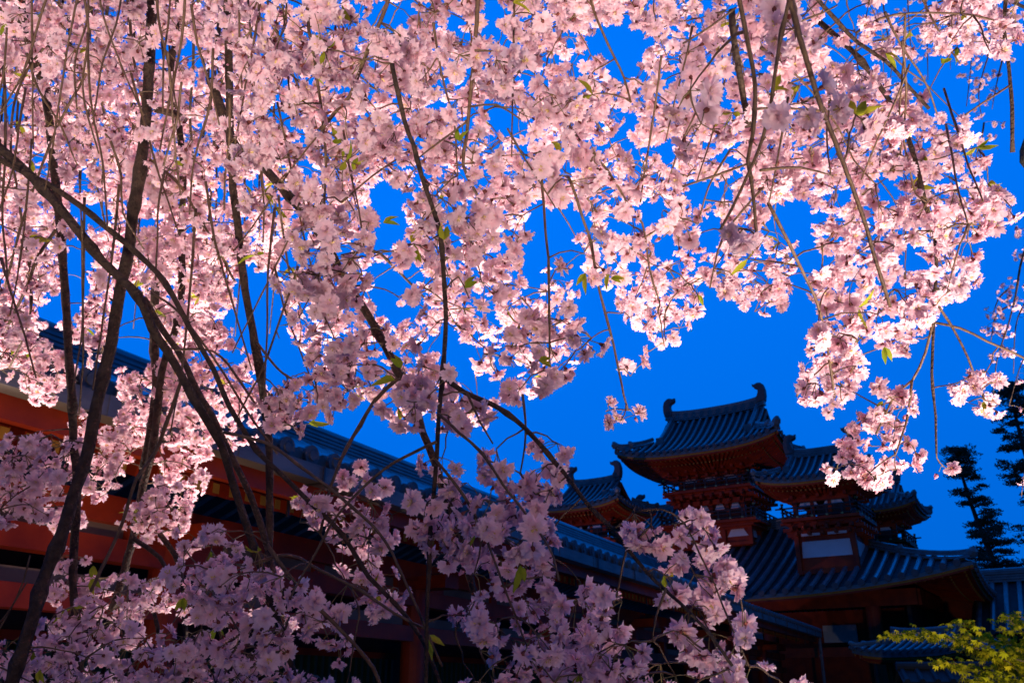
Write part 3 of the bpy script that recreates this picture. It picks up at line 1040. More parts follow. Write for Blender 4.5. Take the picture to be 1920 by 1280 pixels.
class Blooms:
    """flowers and their stalks gathered for one branch"""

    def __init__(s):
        s.pos, s.dir, s.size, s.root, s.bud = [], [], [], [], []

    def build(s, parent, extra_tone=0.0):
        if not s.pos:
            return None
        P = np.array(s.pos); D = np.array(s.dir); S = np.array(s.size); Rt = np.array(s.root); B = np.array(s.bud)
        n = len(P)
        mats_ = rot_to(D)
        kind = rng.integers(0, len(VARS), n)
        kind[B] = -1
        VV, FF, MI, TT = [], [], [], []
        off = 0
        ftone = np.clip(rng.normal(0.10, 0.16, n), 0, 1)
        for k in range(-1, len(VARS)):
            idx = np.where(kind == k)[0]
            if not len(idx):
                continue
            V, F, I, T = BUD if k < 0 else VARS[k]
            sc = S[idx] * (0.55 if k < 0 else 1)
            nv = len(V)
            W_ = np.einsum('nij,vj->nvi', mats_[idx], V) * sc[:, None, None] + P[idx][:, None, :]
            W_ += rng.normal(size=W_.shape) * 0.0007
            VV.append(W_.reshape(-1, 3))
            f = F[None, :, :] + (np.arange(len(idx)) * nv)[:, None, None] + off
            FF.append(f.reshape(-1, 4))
            MI.append(np.tile(I, len(idx)))
            TT.append(np.clip(T[None, :] + ftone[idx][:, None] + extra_tone, 0, 1).ravel())
            off += nv * len(idx)
        # stalks: three-sided, slightly bent
        A, Bp = Rt, P - D / np.linalg.norm(D, axis=1, keepdims=True) * (S * .34)[:, None]
        mid = (A + Bp) / 2 + rng.normal(size=A.shape) * .0025 + np.array([0, 0, .002])
        q = rot_to(Bp - A + 1e-6)
        ring = []
        for pt, rad in ((A, .00075), (mid, .0007), (Bp, .0009)):
            for k in range(3):
                a = 2.0944 * k
                ring.append(pt + (q[:, :, 0] * math.cos(a) + q[:, :, 1] * math.sin(a)) * rad)
        St = np.stack(ring, axis=1)
        VV.append(St.reshape(-1, 3))
        fs = np.array([(i * 3 + k, i * 3 + (k + 1) % 3, (i + 1) * 3 + (k + 1) % 3, (i + 1) * 3 + k) for i in range(2) for k in range(3)])
        FF.append((fs[None] + (np.arange(n) * 9)[:, None, None] + off).reshape(-1, 4))
        MI.append(np.full(n * 6, 3))
        TT.append(np.zeros(n * 9))
        return np_mesh('blossoms', np.concatenate(VV), np.concatenate(FF), np.concatenate(MI),
                       [M['petal'], M['stamen'], M['calyx'], M['stalk']], parent, np.concatenate(TT))


def leaf_mesh(mb_list, pos, dirv, ln, wd, nrm):
    """lance-shaped young leaf folded along the midrib; appended as quads to a list"""
    d = Vector(dirv).normalized()
    s_ = d.cross(Vector(nrm)).normalized()
    u_ = s_.cross(d)
    V = []
    for t, w_, dr in ((0, .06, 0), (.3, .85, .0), (.62, .8, -.06), (1.0, .04, -.2)):
        c_ = Vector(pos) + d * (ln * t) + u_ * (dr * ln)
        V += [c_ - s_ * (w_ * wd / 2) + u_ * (.22 * w_ * wd), c_, c_ + s_ * (w_ * wd / 2) + u_ * (.22 * w_ * wd)]
    F = []
    for i in range(3):
        for k in range(2):
            F.append((i * 3 + k, i * 3 + k + 1, (i + 1) * 3 + k + 1, (i + 1) * 3 + k))
    mb_list.append((np.array([tuple(v) for v in V]), np.array(F)))


def join_quads(lst):
    V, F, off = [], [], 0
    for v, f in lst:
        V.append(v); F.append(f + off); off += len(v)
    return np.concatenate(V), np.concatenate(F)


# ------------------------------------------------------------------ where blossom hangs (outlines read off the photograph, each with its own depth)
def inside(poly, x, y):
    poly = np.asarray(poly, float)
    x, y = np.asarray(x, float), np.asarray(y, float)
    res = np.zeros(x.shape, bool)
    j = len(poly) - 1
    for i in range(len(poly)):
        xi, yi = poly[i]; xj, yj = poly[j]
        c_ = ((yi > y) != (yj > y)) & (x < (xj - xi) * (y - yi) / (yj - yi + 1e-12) + xi)
        res ^= c_
        j = i
    return res


# name, tree, polygon, depth range, flowers per own area (cover), size scale
REG = []


def reg(tree, poly, d0, d1, cover, size=1.0, minsep=34):
    REG.append((tree, poly, d0, d1, cover, size, minsep))


PA = [(-60, -60), (460, -60), (460, 300), (500, 420), (520, 520), (455, 500), (430, 560), (400, 640), (330, 655), (290, 600), (230, 555), (200, 640), (160, 610), (80, 610), (0, 650), (-60, 650)]
PB = [(430, -60), (1120, -60), (1115, 400), (1060, 378), (985, 375), (982, 440), (955, 480), (985, 530), (1020, 492), (1060, 500), (1080, 550), (1085, 620), (1075, 690), (1040, 735), (960, 742), (900, 715),
      (870, 680), (845, 640), (830, 680), (870, 710), (880, 760), (840, 800), (760, 800), (725, 765), (700, 740), (640, 690), (560, 640), (520, 560), (520, 500), (470, 400), (440, 250)]
PC = [(1080, -60), (1640, -60), (1650, 60), (1740, 30), (1800, -60), (1920, -60), (1905, 90), (1840, 110), (1780, 90), (1690, 95), (1640, 90), (1650, 130), (1700, 160), (1745, 205), (1760, 225), (1812, 222), (1800, 250), (1835, 262), (1850, 330),
      (1905, 325), (1910, 400), (1860, 432), (1815, 440), (1830, 520), (1800, 558), (1745, 560), (1750, 600), (1710, 645), (1690, 660), (1655, 640), (1625, 612), (1610, 680), (1600, 745), (1560, 768), (1488, 765),
      (1500, 690), (1545, 668), (1478, 628), (1512, 600), (1532, 545), (1520, 490), (1492, 430), (1480, 520), (1450, 582), (1400, 585), (1362, 540), (1348, 500), (1310, 545), (1300, 605), (1250, 655),
      (1190, 612), (1165, 570), (1170, 538), (1110, 522), (1080, 500), (1092, 450), (1112, 400)]
reg('A', PA, 1.55, 2.2, 1.05, .92)
reg('D', PA, 2.9, 3.6, 1.2, 1.05, 26)
reg('B', PB, 1.2, 1.65, 1.15, 1.0, 40)
reg('B', PB, 1.9, 2.5, .62, 1.0, 34)
reg('B', PC, 1.3, 1.75, 1.15, 1.0, 38)
reg('B', PC, 1.9, 2.4, .55, 1.0, 34)
reg('B', [(1500, 190), (1560, 180), (1640, 210), (1640, 280), (1590, 330), (1530, 290)], .88, 1.0, .6)
reg('B', [(840, 100), (920, 90), (980, 130), (960, 190), (880, 180)], 1.1, 1.2, .7)
reg('B', [(1360, 380), (1480, 390), (1460, 480), (1380, 480)], .95, 1.05, .5)
reg('B', [(1420, 20), (1540, 10), (1560, 90), (1470, 150), (1410, 110)], .88, 1.0, .6)
reg('B', [(1240, 90), (1330, 80), (1360, 170), (1290, 220), (1230, 160)], .95, 1.05, .5)
reg('B', [(1280, 210), (1360, 200), (1380, 280), (1300, 330)], .95, 1.05, .4)
# hanging clusters, left
LOW = [
    ('A', [(0, 580), (60, 590), (80, 640), (125, 660), (135, 700), (115, 745), (60, 748), (40, 720), (10, 695), (-30, 690), (-30, 590)], 1.8, 2.1, 1.6, 1),
    ('A', [(140, 620), (165, 590), (205, 590), (205, 645), (188, 680), (150, 670)], 1.9, 2.1, 1.3, 1),
    ('A', [(230, 700), (300, 690), (305, 800), (265, 825), (235, 795), (222, 740)], 1.9, 2.1, 1.7, 1),
    ('A', [(300, 650), (420, 600), (440, 640), (402, 665), (425, 720), (400, 800), (385, 850), (310, 835), (308, 740)], 1.75, 2.1, 1.4, 1),
    ('A', [(400, 690), (500, 640), (520, 690), (500, 760), (470, 830), (420, 840), (400, 780)], 1.8, 2.1, .9, 1),
    ('A', [(498, 722), (560, 690), (640, 700), (662, 745), (622, 772), (560, 805), (500, 795)], 1.3, 1.5, 2.0, 1),
    ('A', [(-30, 840), (40, 812), (100, 812), (145, 835), (140, 885), (100, 945), (40, 965), (-30, 1000)], 1.4, 1.7, 1.8, 1),
    ('A', [(140, 780), (230, 790), (248, 850), (205, 925), (150, 932), (145, 870)], 1.7, 2.0, 1.8, 1),
    ('A', [(240, 945), (300, 900), (352, 930), (345, 1000), (262, 1012), (232, 985)], 1.6, 1.8, 2.0, 1),
    ('A', [(300, 840), (385, 850), (390, 920), (340, 930), (300, 900)], 1.8, 2.0, 1.4, 1),
    ('A', [(70, 960), (140, 930), (150, 985), (100, 1000)], 1.7, 1.9, 1.3, 1),
    ('A', [(95, 1040), (150, 1030), (205, 1080), (195, 1130), (130, 1150), (85, 1120)], 1.6, 1.8, 1.4, 1),
    ('A', [(70, 1170), (150, 1120), (250, 1140), (262, 1200), (250, 1320), (50, 1320), (40, 1240)], 1.35, 1.7, 1.5, 1),
    ('A', [(270, 1175), (330, 1180), (362, 1205), (440, 1320), (265, 1320)], 1.25, 1.5, 1.9, 1),
    ('A', [(345, 1020), (400, 978), (470, 1010), (500, 1060), (532, 1150), (562, 1320), (420, 1320), (370, 1180), (338, 1120)], 1.2, 1.55, 1.7, 1),
    ('A', [(230, 1080), (330, 1080), (342, 1130), (270, 1150), (228, 1110)], 1.5, 1.8, 1.7, 1),
    ('A', [(-30, 1225), (30, 1200), (60, 1250), (40, 1320), (-30, 1320)], 1.5, 1.6, 1.5, 1),
    ('B', [(555, 922), (600, 890), (650, 880), (720, 890), (742, 950), (732, 1010), (700, 1042), (640, 1030), (622, 990), (560, 985)], 1.3, 1.5, 1.6, 1),
    ('B', [(640, 1062), (700, 1042), (772, 1080), (772, 1122), (712, 1160), (660, 1130)], 1.25, 1.4, 2.0, 1),
    ('A', [(520, 1062), (570, 1100), (640, 1150), (652, 1212), (600, 1202), (540, 1160)], 1.2, 1.4, 1.8, 1),
    ('B', [(560, 1275), (640, 1238), (705, 1262), (730, 1320), (560, 1320)], 1.2, 1.35, 1.5, 1),
    ('B', [(785, 872), (830, 850), (862, 890), (905, 925), (930, 950), (890, 992), (880, 1042), (830, 1062), (790, 1002), (768, 950)], 1.1, 1.35, 1.8, 1),
    ('B', [(920, 830), (1000, 810), (1056, 820), (1060, 870), (1045, 940), (1000, 960), (930, 950), (910, 890)], 1.1, 1.3, 1.3, 1),
    ('B', [(915, 940), (1000, 960), (1045, 1000), (1082, 1050), (1060, 1095), (980, 1085), (900, 1062), (890, 1010)], 1.0, 1.2, 1.7, 1),
    ('B', [(870, 1042), (1000, 1062), (1060, 1100), (1130, 1090), (1182, 1112), (1172, 1190), (1245, 1200), (1290, 1320), (860, 1320), (900, 1235), (840, 1195), (850, 1160), (892, 1130)], 1.0, 1.25, 1.6, 1),
    ('B', [(1172, 920), (1212, 908), (1232, 960), (1300, 968), (1335, 1000), (1355, 1040), (1398, 1058), (1395, 1112), (1340, 1112), (1290, 1102), (1230, 1090), (1200, 1050), (1188, 1000)], 1.0, 1.15, 1.6, 1),
    ('B', [(1250, 1120), (1330, 1110), (1392, 1118), (1405, 1190), (1435, 1252), (1380, 1320), (1320, 1280), (1280, 1210), (1235, 1165)], 1.0, 1.15, 1.5, 1),
    ('B', [(1460, 1258), (1500, 1255), (1500, 1300), (1460, 1300)], 1.0, 1.05, 1.0, 1),
    # hanging clusters, right
    ('B', [(1100, 640), (1130, 615), (1165, 650), (1150, 668), (1105, 665)], 1.4, 1.5, 1.4, 1),
    ('B', [(1100, 705), (1125, 705), (1160, 740), (1185, 730), (1220, 728), (1200, 770), (1170, 790), (1130, 780), (1125, 745)], 1.4, 1.5, 1.3, 1),
    ('B', [(1180, 668), (1215, 655), (1210, 700), (1182, 712)], 1.4, 1.5, 1.3, 1),
    ('B', [(1640, 718), (1720, 735), (1716, 772), (1682, 792), (1722, 822), (1716, 852), (1680, 882), (1662, 915), (1625, 905), (1625, 860), (1640, 820), (1618, 780)], 1.5, 1.65, 1.6, 1),
    ('B', [(1580, 778), (1622, 790), (1620, 820), (1600, 832), (1615, 862), (1592, 892), (1540, 892), (1528, 860), (1560, 850), (1585, 830)], 1.5, 1.65, 1.6, 1),
    ('B', [(1705, 858), (1745, 862), (1785, 872), (1760, 890), (1708, 880)], 1.5, 1.55, 1.3, .9),
    ('B', [(1780, 692), (1850, 680), (1882, 710), (1888, 760), (1850, 782), (1800, 765)], 1.45, 1.6, 1.8, 1),
    ('B', [(850, 735), (905, 735), (960, 760), (950, 800), (890, 790)], 2.2, 2.5, .9, 1),
]
reg('B', [(755, 690), (860, 685), (888, 755), (855, 812), (775, 805), (735, 760)], 1.08, 1.22, 1.5)
reg('B', [(560, 640), (650, 600), (700, 690), (660, 760), (590, 720)], 1.35, 1.6, .8)
# the crowns go on above the picture
reg('A', [(-300, -420), (460, -420), (460, -60), (-60, -60), (-300, 200)], 1.6, 2.2, .55, .95)
reg('D', [(-300, -400), (500, -400), (500, -60), (-60, -60)], 2.9, 3.6, .6, 1.05, 26)
reg('B', [(440, -420), (2050, -420), (2050, -60), (440, -60)], 1.25, 2.0, .65, 1.0, 38)
for r_ in LOW:
    reg(r_[0], r_[1], r_[2], r_[3], r_[4] * (1.1 if r_[0] == 'A' else 1.0), r_[5] * (.9 if r_[0] == 'A' else 1))
VOID = [
    [(690, 22), (760, 26), (772, 48), (720, 45)], [(905, 12), (938, 8), (926, 58), (962, 68), (988, 96), (955, 92), (908, 62)],
    [(1102, 70), (1190, 48), (1204, 70), (1192, 124), (1158, 126), (1128, 100), (1108, 100)], [(915, 225), (960, 218), (992, 246), (950, 252)],
    [(1165, 240), (1210, 282), (1186, 302), (1163, 275)], [(700, 338), (746, 345), (742, 372), (764, 420), (772, 452), (732, 442), (718, 480), (702, 470), (712, 420), (696, 380)],
    [(715, 500), (772, 505), (780, 540), (740, 540), (700, 560), (700, 520)], [(700, 555), (735, 560), (760, 600), (735, 610), (712, 590)],
    [(1540, 10), (1600, -5), (1622, 25), (1570, 42), (1545, 36)], [(1550, 75), (1602, 95), (1596, 116), (1560, 106)], [(1350, 135), (1375, 135), (1372, 160), (1352, 158)],
    [(1340, 175), (1368, 170), (1366, 200), (1344, 198)], [(1285, 362), (1330, 330), (1348, 372), (1310, 392)], [(1448, 386), (1500, 375), (1528, 410), (1512, 428), (1470, 425)],
    [(1640, 340), (1690, 330), (1685, 352), (1650, 358)], [(140, 390), (192, 380), (206, 412), (180, 428), (150, 420)], [(148, 325), (162, 330), (160, 358), (146, 352)],
    [(133, 450), (168, 448), (156, 510), (162, 560), (140, 592), (85, 602), (75, 592), (100, 560), (130, 520)], [(235, 540), (282, 570), (278, 640), (265, 692), (214, 652), (210, 630), (226, 590)],
    [(456, 480), (500, 528), (542, 612), (520, 642), (552, 682), (498, 702), (470, 642), (428, 602), (420, 592), (455, 568)], [(560, 300), (585, 298), (590, 320), (570, 330)],
    [(840, 600), (862, 640), (872, 690), (905, 730), (930, 745), (900, 742), (870, 720), (850, 690), (836, 660)], [(1240, 270), (1262, 262), (1270, 290), (1250, 300)],
    [(295, 75), (312, 80), (310, 110), (297, 108)], [(350, 80), (372, 88), (366, 104), (350, 100)], [(845, 20), (868, 30), (862, 50), (842, 44)], [(655, 15), (680, 12), (684, 28), (660, 30)],
    [(1200, 380), (1230, 378), (1236, 410), (1210, 420)], [(1130, 400), (1160, 410), (1180, 440), (1150, 430)], [(1495, 425), (1520, 430), (1532, 500), (1512, 480)], [(870, 225), (884, 230), (880, 262), (868, 256)],
    [(1320, 420), (1350, 400), (1345, 450), (1318, 460)], [(1235, 465), (1262, 458), (1258, 490), (1236, 492)], [(1660, 590), (1690, 600), (1680, 615), (1660, 608)],
    [(0, 160), (14, 165), (12, 200), (0, 200)], [(25, 195), (42, 200), (40, 225), (24, 222)],
]
# every flower must lie under one of the outlines; coarse raster of them
GX, GY = np.meshgrid(np.arange(-400, 2100, 4) + 2, np.arange(-500, 1400, 4) + 2)
cover = np.zeros(GX.shape, bool)
for r_ in REG:
    cover |= inside(r_[1], GX, GY)
for _ in range(2):
    g_ = cover.copy()
    g_[1:] |= cover[:-1]; g_[:-1] |= cover[1:]; g_[:, 1:] |= cover[:, :-1]; g_[:, :-1] |= cover[:, 1:]
    cover = g_
gap = np.zeros(GX.shape, bool)
for v_ in VOID:
    gap |= inside(v_, GX, GY)
for _ in range(2):
    g_ = gap.copy()
    g_[1:] |= gap[:-1]; g_[:-1] |= gap[1:]; g_[:, 1:] |= gap[:, :-1]; g_[:, :-1] |= gap[:, 1:]
    gap = g_
cover &= ~gap


def covered(px, py):
    i = np.clip(((np.asarray(px) + 400) / 4).astype(int), 0, GX.shape[1] - 1)
    j = np.clip(((np.asarray(py) + 500) / 4).astype(int), 0, GX.shape[0] - 1)
    return cover[j, i]


# ------------------------------------------------------------------ traced limbs: tree, pixels, depth at start and end, widths in pixels, rises out of the frame
BR = [
    ('A', [(284, -60), (283, 60), (278, 150), (275, 210), (266, 300), (252, 405), (240, 477), (221, 570), (206, 660), (181, 760), (162, 854), (140, 913), (114, 1000), (80, 1085), (54, 1171), (10, 1300)], 1.7, 1.3, 18, 24),
    ('A', [(30, -60), (48, 60), (75, 140), (90, 200), (100, 300), (110, 400), (118, 480), (125, 570), (130, 650), (137, 740), (140, 830), (148, 910), (144, 1000), (140, 1100), (147, 1190), (150, 1310)], 1.9, 1.6, 15, 15),
    ('A', [(-60, 235), (0, 278), (50, 322), (110, 385), (147, 430), (193, 487), (257, 550), (287, 614), (330, 680), (383, 777), (417, 834), (441, 913), (464, 987), (496, 1085), (524, 1171), (560, 1300)], 1.5, 1.25, 18, 13),
    ('A', [(-60, 262), (20, 310), (90, 345), (150, 385), (200, 425), (262, 478), (310, 530), (360, 620), (400, 690), (430, 760), (480, 840), (520, 880), (570, 930), (640, 1000), (690, 1080), (740, 1130), (790, 1200), (830, 1300)], 1.45, 1.2, 11, 8),
    ('A', [(270, 560), (300, 612), (340, 668), (368, 730), (398, 780), (430, 850), (470, 930), (500, 1020), (520, 1100)], 1.7, 1.5, 12, 12),
    ('A', [(425, -60), (430, 100), (432, 280), (440, 370), (448, 430), (452, 480), (465, 560), (480, 640), (492, 700), (500, 760), (507, 830), (508, 920), (508, 1000), (506, 1080), (504, 1160)], 1.6, 1.5, 14, 14),
    ('A', [(395, 150), (445, 275), (490, 310), (530, 355), (570, 400), (610, 455), (645, 520), (687, 587), (707, 624), (730, 667), (750, 710), (770, 738), (790, 810), (809, 860), (835, 950), (866, 1043), (880, 1097), (896, 1150)], 1.65, 1.4, 17, 13),
    ('A', [(338, -60), (330, 60), (318, 150), (330, 220), (340, 320), (338, 420), (336, 520), (330, 600), (300, 700), (285, 830), (262, 930), (248, 1010), (225, 1090), (205, 1150)], 2.0, 1.7, 10, 15),
    ('A', [(233, -60), (250, 110), (268, 200), (272, 300)], 1.9, 1.9, 6, 4),
    ('A', [(300, 480), (290, 560), (286, 640), (290, 720), (280, 800), (265, 880)], 1.9, 1.8, 16, 12),
    ('A', [(345, 700), (320, 770), (290, 850), (255, 900), (230, 980), (205, 1040), (170, 1110)], 1.5, 1.4, 7, 6),
    ('A', [(290, 205), (330, 215), (345, 225)], 1.75, 1.8, 13, 12),
    ('A', [(110, -60), (105, 50), (50, 130), (22, 200), (18, 290), (30, 350), (42, 430)], 1.7, 1.7, 5, 4),
    ('A', [(200, 60), (160, 140), (110, 230), (70, 330), (40, 420), (10, 540)], 1.6, 1.7, 5, 4),
    ('A', [(280, 300), (320, 330), (345, 360), (380, 420), (410, 470), (440, 530)], 1.6, 1.6, 6, 4),
    ('A', [(105, 430), (72, 480), (50, 540), (30, 580), (10, 620)], 1.7, 1.8, 7, 5),
    ('A', [(40, 427), (55, 500), (58, 580), (40, 640), (17, 690)], 1.8, 1.8, 5, 4),
    ('A', [(285, 550), (330, 580), (380, 640), (420, 700), (470, 780), (520, 850)], 1.5, 1.4, 5, 4),
    ('A', [(330, 655), (400, 660), (440, 700), (480, 760)], 1.55, 1.4, 5, 4),
    ('A', [(480, 640), (520, 690), (545, 710)], 1.55, 1.45, 5, 4),
    ('A', [(550, 430), (500, 530), (460, 610), (435, 660)], 1.5, 1.5, 4, 3),
    ('A', [(420, 810), (500, 830), (560, 870), (640, 930), (720, 1010), (760, 1090), (800, 1180), (830, 1250)], 1.3, 1.2, 7, 5),
    ('A', [(460, 1060), (540, 1040), (600, 1070), (680, 1110), (740, 1150), (800, 1180)], 1.3, 1.2, 7, 5),
    ('A', [(500, 1020), (560, 1100), (640, 1180), (700, 1250), (720, 1310)], 1.25, 1.2, 9, 7),
    ('A', [(250, 1010), (300, 1045), (315, 1080)], 1.6, 1.6, 9, 7),
    ('A', [(300, 1000), (330, 1040), (342, 1090), (350, 1200)], 1.7, 1.7, 10, 8),
    ('A', [(270, 1110), (290, 1150), (300, 1200)], 1.7, 1.7, 8, 6),
    ('A', [(-50, 1260), (30, 1120), (55, 1040)], 1.4, 1.4, 4, 3),
    ('A', [(-20, 1190), (20, 1140), (50, 1090)], 1.4, 1.4, 4, 3),
    ('B', [(745, 710), (700, 755), (675, 800), (650, 840), (630, 885), (615, 930), (600, 1000)], 1.35, 1.3, 8, 5),
    ('B', [(735, 120), (758, 225), (775, 270), (790, 330), (810, 390), (825, 440), (830, 490), (833, 540), (835, 600), (833, 640), (828, 690), (824, 740), (820, 780), (818, 850), (812, 930), (805, 1000), (803, 1060), (800, 1130), (797, 1200), (794, 1300)], 1.2, 1.05, 9, 8),
    ('B', [(822, 775), (860, 810), (905, 850), (945, 910), (985, 960), (1015, 1000), (1040, 1045), (1050, 1090)], 1.1, 1.0, 6, 4),
    ('B', [(816, 860), (850, 900), (885, 950), (910, 1000), (930, 1050), (948, 1095), (970, 1150)], 1.1, 1.0, 6, 4),
    ('B', [(817, 828), (780, 845), (740, 865), (700, 895), (650, 945), (620, 985), (590, 1040), (560, 1090), (545, 1120)], 1.1, 1.15, 6, 4),
    ('B', [(830, 705), (870, 735), (920, 757), (950, 775), (982, 802), (1010, 832), (1040, 868), (1062, 892), (1090, 930), (1120, 965), (1150, 995), (1175, 1030), (1210, 1072), (1245, 1105), (1270, 1128), (1320, 1180), (1370, 1250)], 1.25, 1.0, 10, 6),
    ('B', [(1175, 1030), (1168, 1060), (1160, 1095), (1150, 1130)], 1.05, 1.05, 5, 3),
    ('B', [(1152, 990), (1180, 970), (1192, 950)], 1.05, 1.05, 4, 3),
    ('B', [(1248, 1102), (1234, 1140), (1225, 1172), (1222, 1200)], 1.0, 1.0, 5, 3),
    ('B', [(1190, 960), (1240, 955), (1280, 980), (1310, 1040), (1335, 1090), (1350, 1130), (1370, 1180), (1400, 1250)], 1.05, 1.0, 4, 3),
    ('B', [(875, 735), (900, 790), (925, 830)], 1.2, 1.2, 5, 3),
    ('B', [(898, -60), (892, 60), (886, 140), (880, 200), (875, 260), (870, 310), (905, 380)], 1.2, 1.35, 9, 5),
    ('B', [(738, -60), (725, 10), (700, 70), (680, 120), (655, 180), (635, 200), (600, 240)], 1.3, 1.35, 8, 6),
    ('B', [(570, -60), (580, 55), (590, 110), (598, 170), (605, 220), (612, 300), (610, 380)], 1.3, 1.4, 7, 4),
    ('B', [(1098, -60), (1110, 10), (1130, 60), (1155, 110), (1172, 145), (1185, 190)], 1.35, 1.4, 5, 4),
    ('B', [(640, 200), (560, 300), (510, 370), (470, 430), (440, 470)], 1.3, 1.35, 4, 3),
    ('B', [(640, 380), (700, 330), (745, 300)], 1.3, 1.3, 4, 3),
    ('B', [(890, 95), (930, 97), (980, 118)], 1.2, 1.2, 4, 3), ('B', [(880, 200), (930, 195), (975, 222)], 1.2, 1.2, 4, 3),
    ('B', [(875, 230), (820, 270), (785, 297)], 1.2, 1.25, 4, 3), ('B', [(835, 545), (860, 520), (880, 560)], 1.15, 1.15, 3, 2.5),
    ('B', [(1065, 230), (1100, 280), (1140, 320), (1175, 380), (1205, 420), (1218, 500), (1235, 560)], 1.4, 1.4, 5, 3.5),
    ('B', [(1015, 320), (1020, 380), (1022, 430), (1028, 480), (1030, 560), (1031, 640), (1030, 690)], 1.35, 1.3, 6, 4),
    ('B', [(980, 740), (985, 790), (983, 840), (975, 890)], 1.25, 1.2, 5, 3),
    ('B', [(1065, 330), (1080, 370), (1095, 420), (1108, 460), (1120, 530), (1135, 590), (1150, 650), (1160, 700), (1170, 745), (1178, 775)], 1.42, 1.42, 6, 4),
    ('B', [(1378, -60), (1386, 0), (1400, 60), (1415, 130), (1420, 180), (1415, 250), (1406, 300), (1414, 330), (1420, 390), (1425, 440)], .86, .95, 9, 6),
    ('B', [(1488, -60), (1478, 0), (1465, 60), (1455, 120), (1445, 190), (1430, 260), (1410, 310), (1390, 360), (1352, 432)], .88, .98, 9, 5),
    ('B', [(1470, -60), (1482, 0), (1500, 70), (1525, 150), (1545, 210), (1570, 270), (1590, 320), (1610, 370), (1630, 430), (1645, 480), (1660, 530), (1672, 570)], .86, 1.1, 11, 6),
    ('B', [(1372, 20), (1375, 75), (1385, 130), (1395, 190), (1403, 238)], 1.3, 1.3, 12, 11),
    ('B', [(1490, -60), (1530, -5), (1570, 40), (1610, 80), (1660, 115), (1700, 160), (1742, 206)], 1.35, 1.4, 8, 6),
    ('B', [(1535, 40), (1600, 100), (1640, 150), (1690, 230), (1720, 320), (1738, 400), (1750, 430), (1755, 500), (1750, 560), (1750, 620), (1748, 700), (1755, 780), (1757, 850)], 1.5, 1.5, 10, 4),
    ('B', [(1750, 600), (1735, 660), (1710, 712), (1680, 735), (1660, 770), (1640, 810)], 1.5, 1.55, 6, 4),
    ('B', [(1710, 712), (1702, 780), (1692, 812), (1680, 850)], 1.55, 1.55, 5, 3),
    ('B', [(1752, 605), (1800, 615), (1850, 640), (1920, 672), (1980, 720)], 1.5, 1.5, 5, 4),
    ('B', [(1755, 565), (1790, 620), (1815, 670), (1830, 710), (1846, 748)], 1.5, 1.5, 5, 4),
    ('B', [(1280, 82), (1330, 50), (1380, 15)], 1.2, 1.15, 4, 4), ('B', [(1605, 62), (1650, 35), (1710, 25), (1800, 27), (1860, 40)], 1.4, 1.4, 5, 3),
    ('B', [(1280, 350), (1340, 330), (1410, 305)], 1.25, 1.2, 4, 4), ('B', [(1425, 320), (1500, 315), (1560, 330)], 1.2, 1.2, 6, 3),
    ('B', [(1410, 205), (1460, 202), (1540, 208)], 1.2, 1.2, 5, 4), ('B', [(1500, 40), (1540, 25), (1570, 10)], 1.15, 1.15, 4, 3),
    ('B', [(1427, 90), (1500, 150), (1570, 240), (1600, 300), (1640, 345)], 1.3, 1.35, 5, 3),
    ('B', [(1440, 380), (1480, 460), (1500, 500), (1525, 550), (1540, 600), (1555, 680), (1565, 745)], 1.3, 1.45, 7, 4),
    ('B', [(1432, 350), (1370, 420), (1345, 470), (1330, 540)], 1.3, 1.35, 5, 3), ('B', [(1370, 280), (1330, 350), (1310, 420)], 1.3, 1.35, 4, 3),
    ('B', [(1870, -60), (1885, 0), (1882, 50), (1893, 130), (1900, 200), (1900, 285)], 1.5, 1.6, 7, 7),
    ('B', [(1895, 160), (1840, 195), (1810, 215)], 1.55, 1.55, 4, 3),
    ('B', [(1720, 315), (1725, 350), (1740, 400)], 1.6, 1.6, 10, 8),
    ('B', [(1700, -60), (1760, 60), (1800, 120)], 1.6, 1.6, 5, 3),
    ('B', [(690, 60), (740, 90), (770, 80)], 1.7, 1.7, 10, 9), ('B', [(640, 480), (700, 470), (740, 500), (800, 560)], 1.9, 2.0, 6, 4),
]


for k in range(42):                      # bare hanging twigs between the stems
    x, y = rng.uniform(0, 560), rng.uniform(-60, 520)
    if k % 3 == 0:
        y = -60
    dx = rng.normal(0, 55)
    ln_ = rng.uniform(180, 420)
    BR.append(('A', [(x, y), (x + dx * .25 + rng.normal(0, 6), y + ln_ * .33), (x + dx * .6 + rng.normal(0, 8), y + ln_ * .66), (x + dx, y + ln_)], rng.uniform(1.35, 1.6), rng.uniform(1.35, 1.6), rng.uniform(4, 6), 3))
for k in range(16):
    x, y = rng.uniform(600, 1850), rng.uniform(-60, 250)
    dx = rng.normal(0, 60)
    ln_ = rng.uniform(140, 300)
    BR.append(('B', [(x, y), (x + dx * .3, y + ln_ * .33), (x + dx * .6 + rng.normal(0, 8), y + ln_ * .66), (x + dx, y + ln_)], rng.uniform(1.15, 1.4), rng.uniform(1.2, 1.45), 4.5, 3))


def smooth_path(pts, step=0.02):
    """Catmull-Rom through 3-D points, resampled"""
    P = [np.array(p) for p in pts]
    if len(P) == 2:
        P = [P[0], (P[0] + P[1]) / 2, P[1]]
    P = [2 * P[0] - P[1]] + P + [2 * P[-1] - P[-2]]
    o = []
    for i in range(1, len(P) - 2):
        n = max(2, int(np.linalg.norm(P[i + 1] - P[i]) / step))
        for k in range(n):
            t = k / n
            o.append(0.5 * ((2 * P[i]) + (-P[i - 1] + P[i + 1]) * t + (2 * P[i - 1] - 5 * P[i] + 4 * P[i + 1] - P[i + 2]) * t * t + (-P[i - 1] + 3 * P[i] - 3 * P[i + 1] + P[i + 2]) * t ** 3))
    o.append(P[-2])
    return np.array(o)


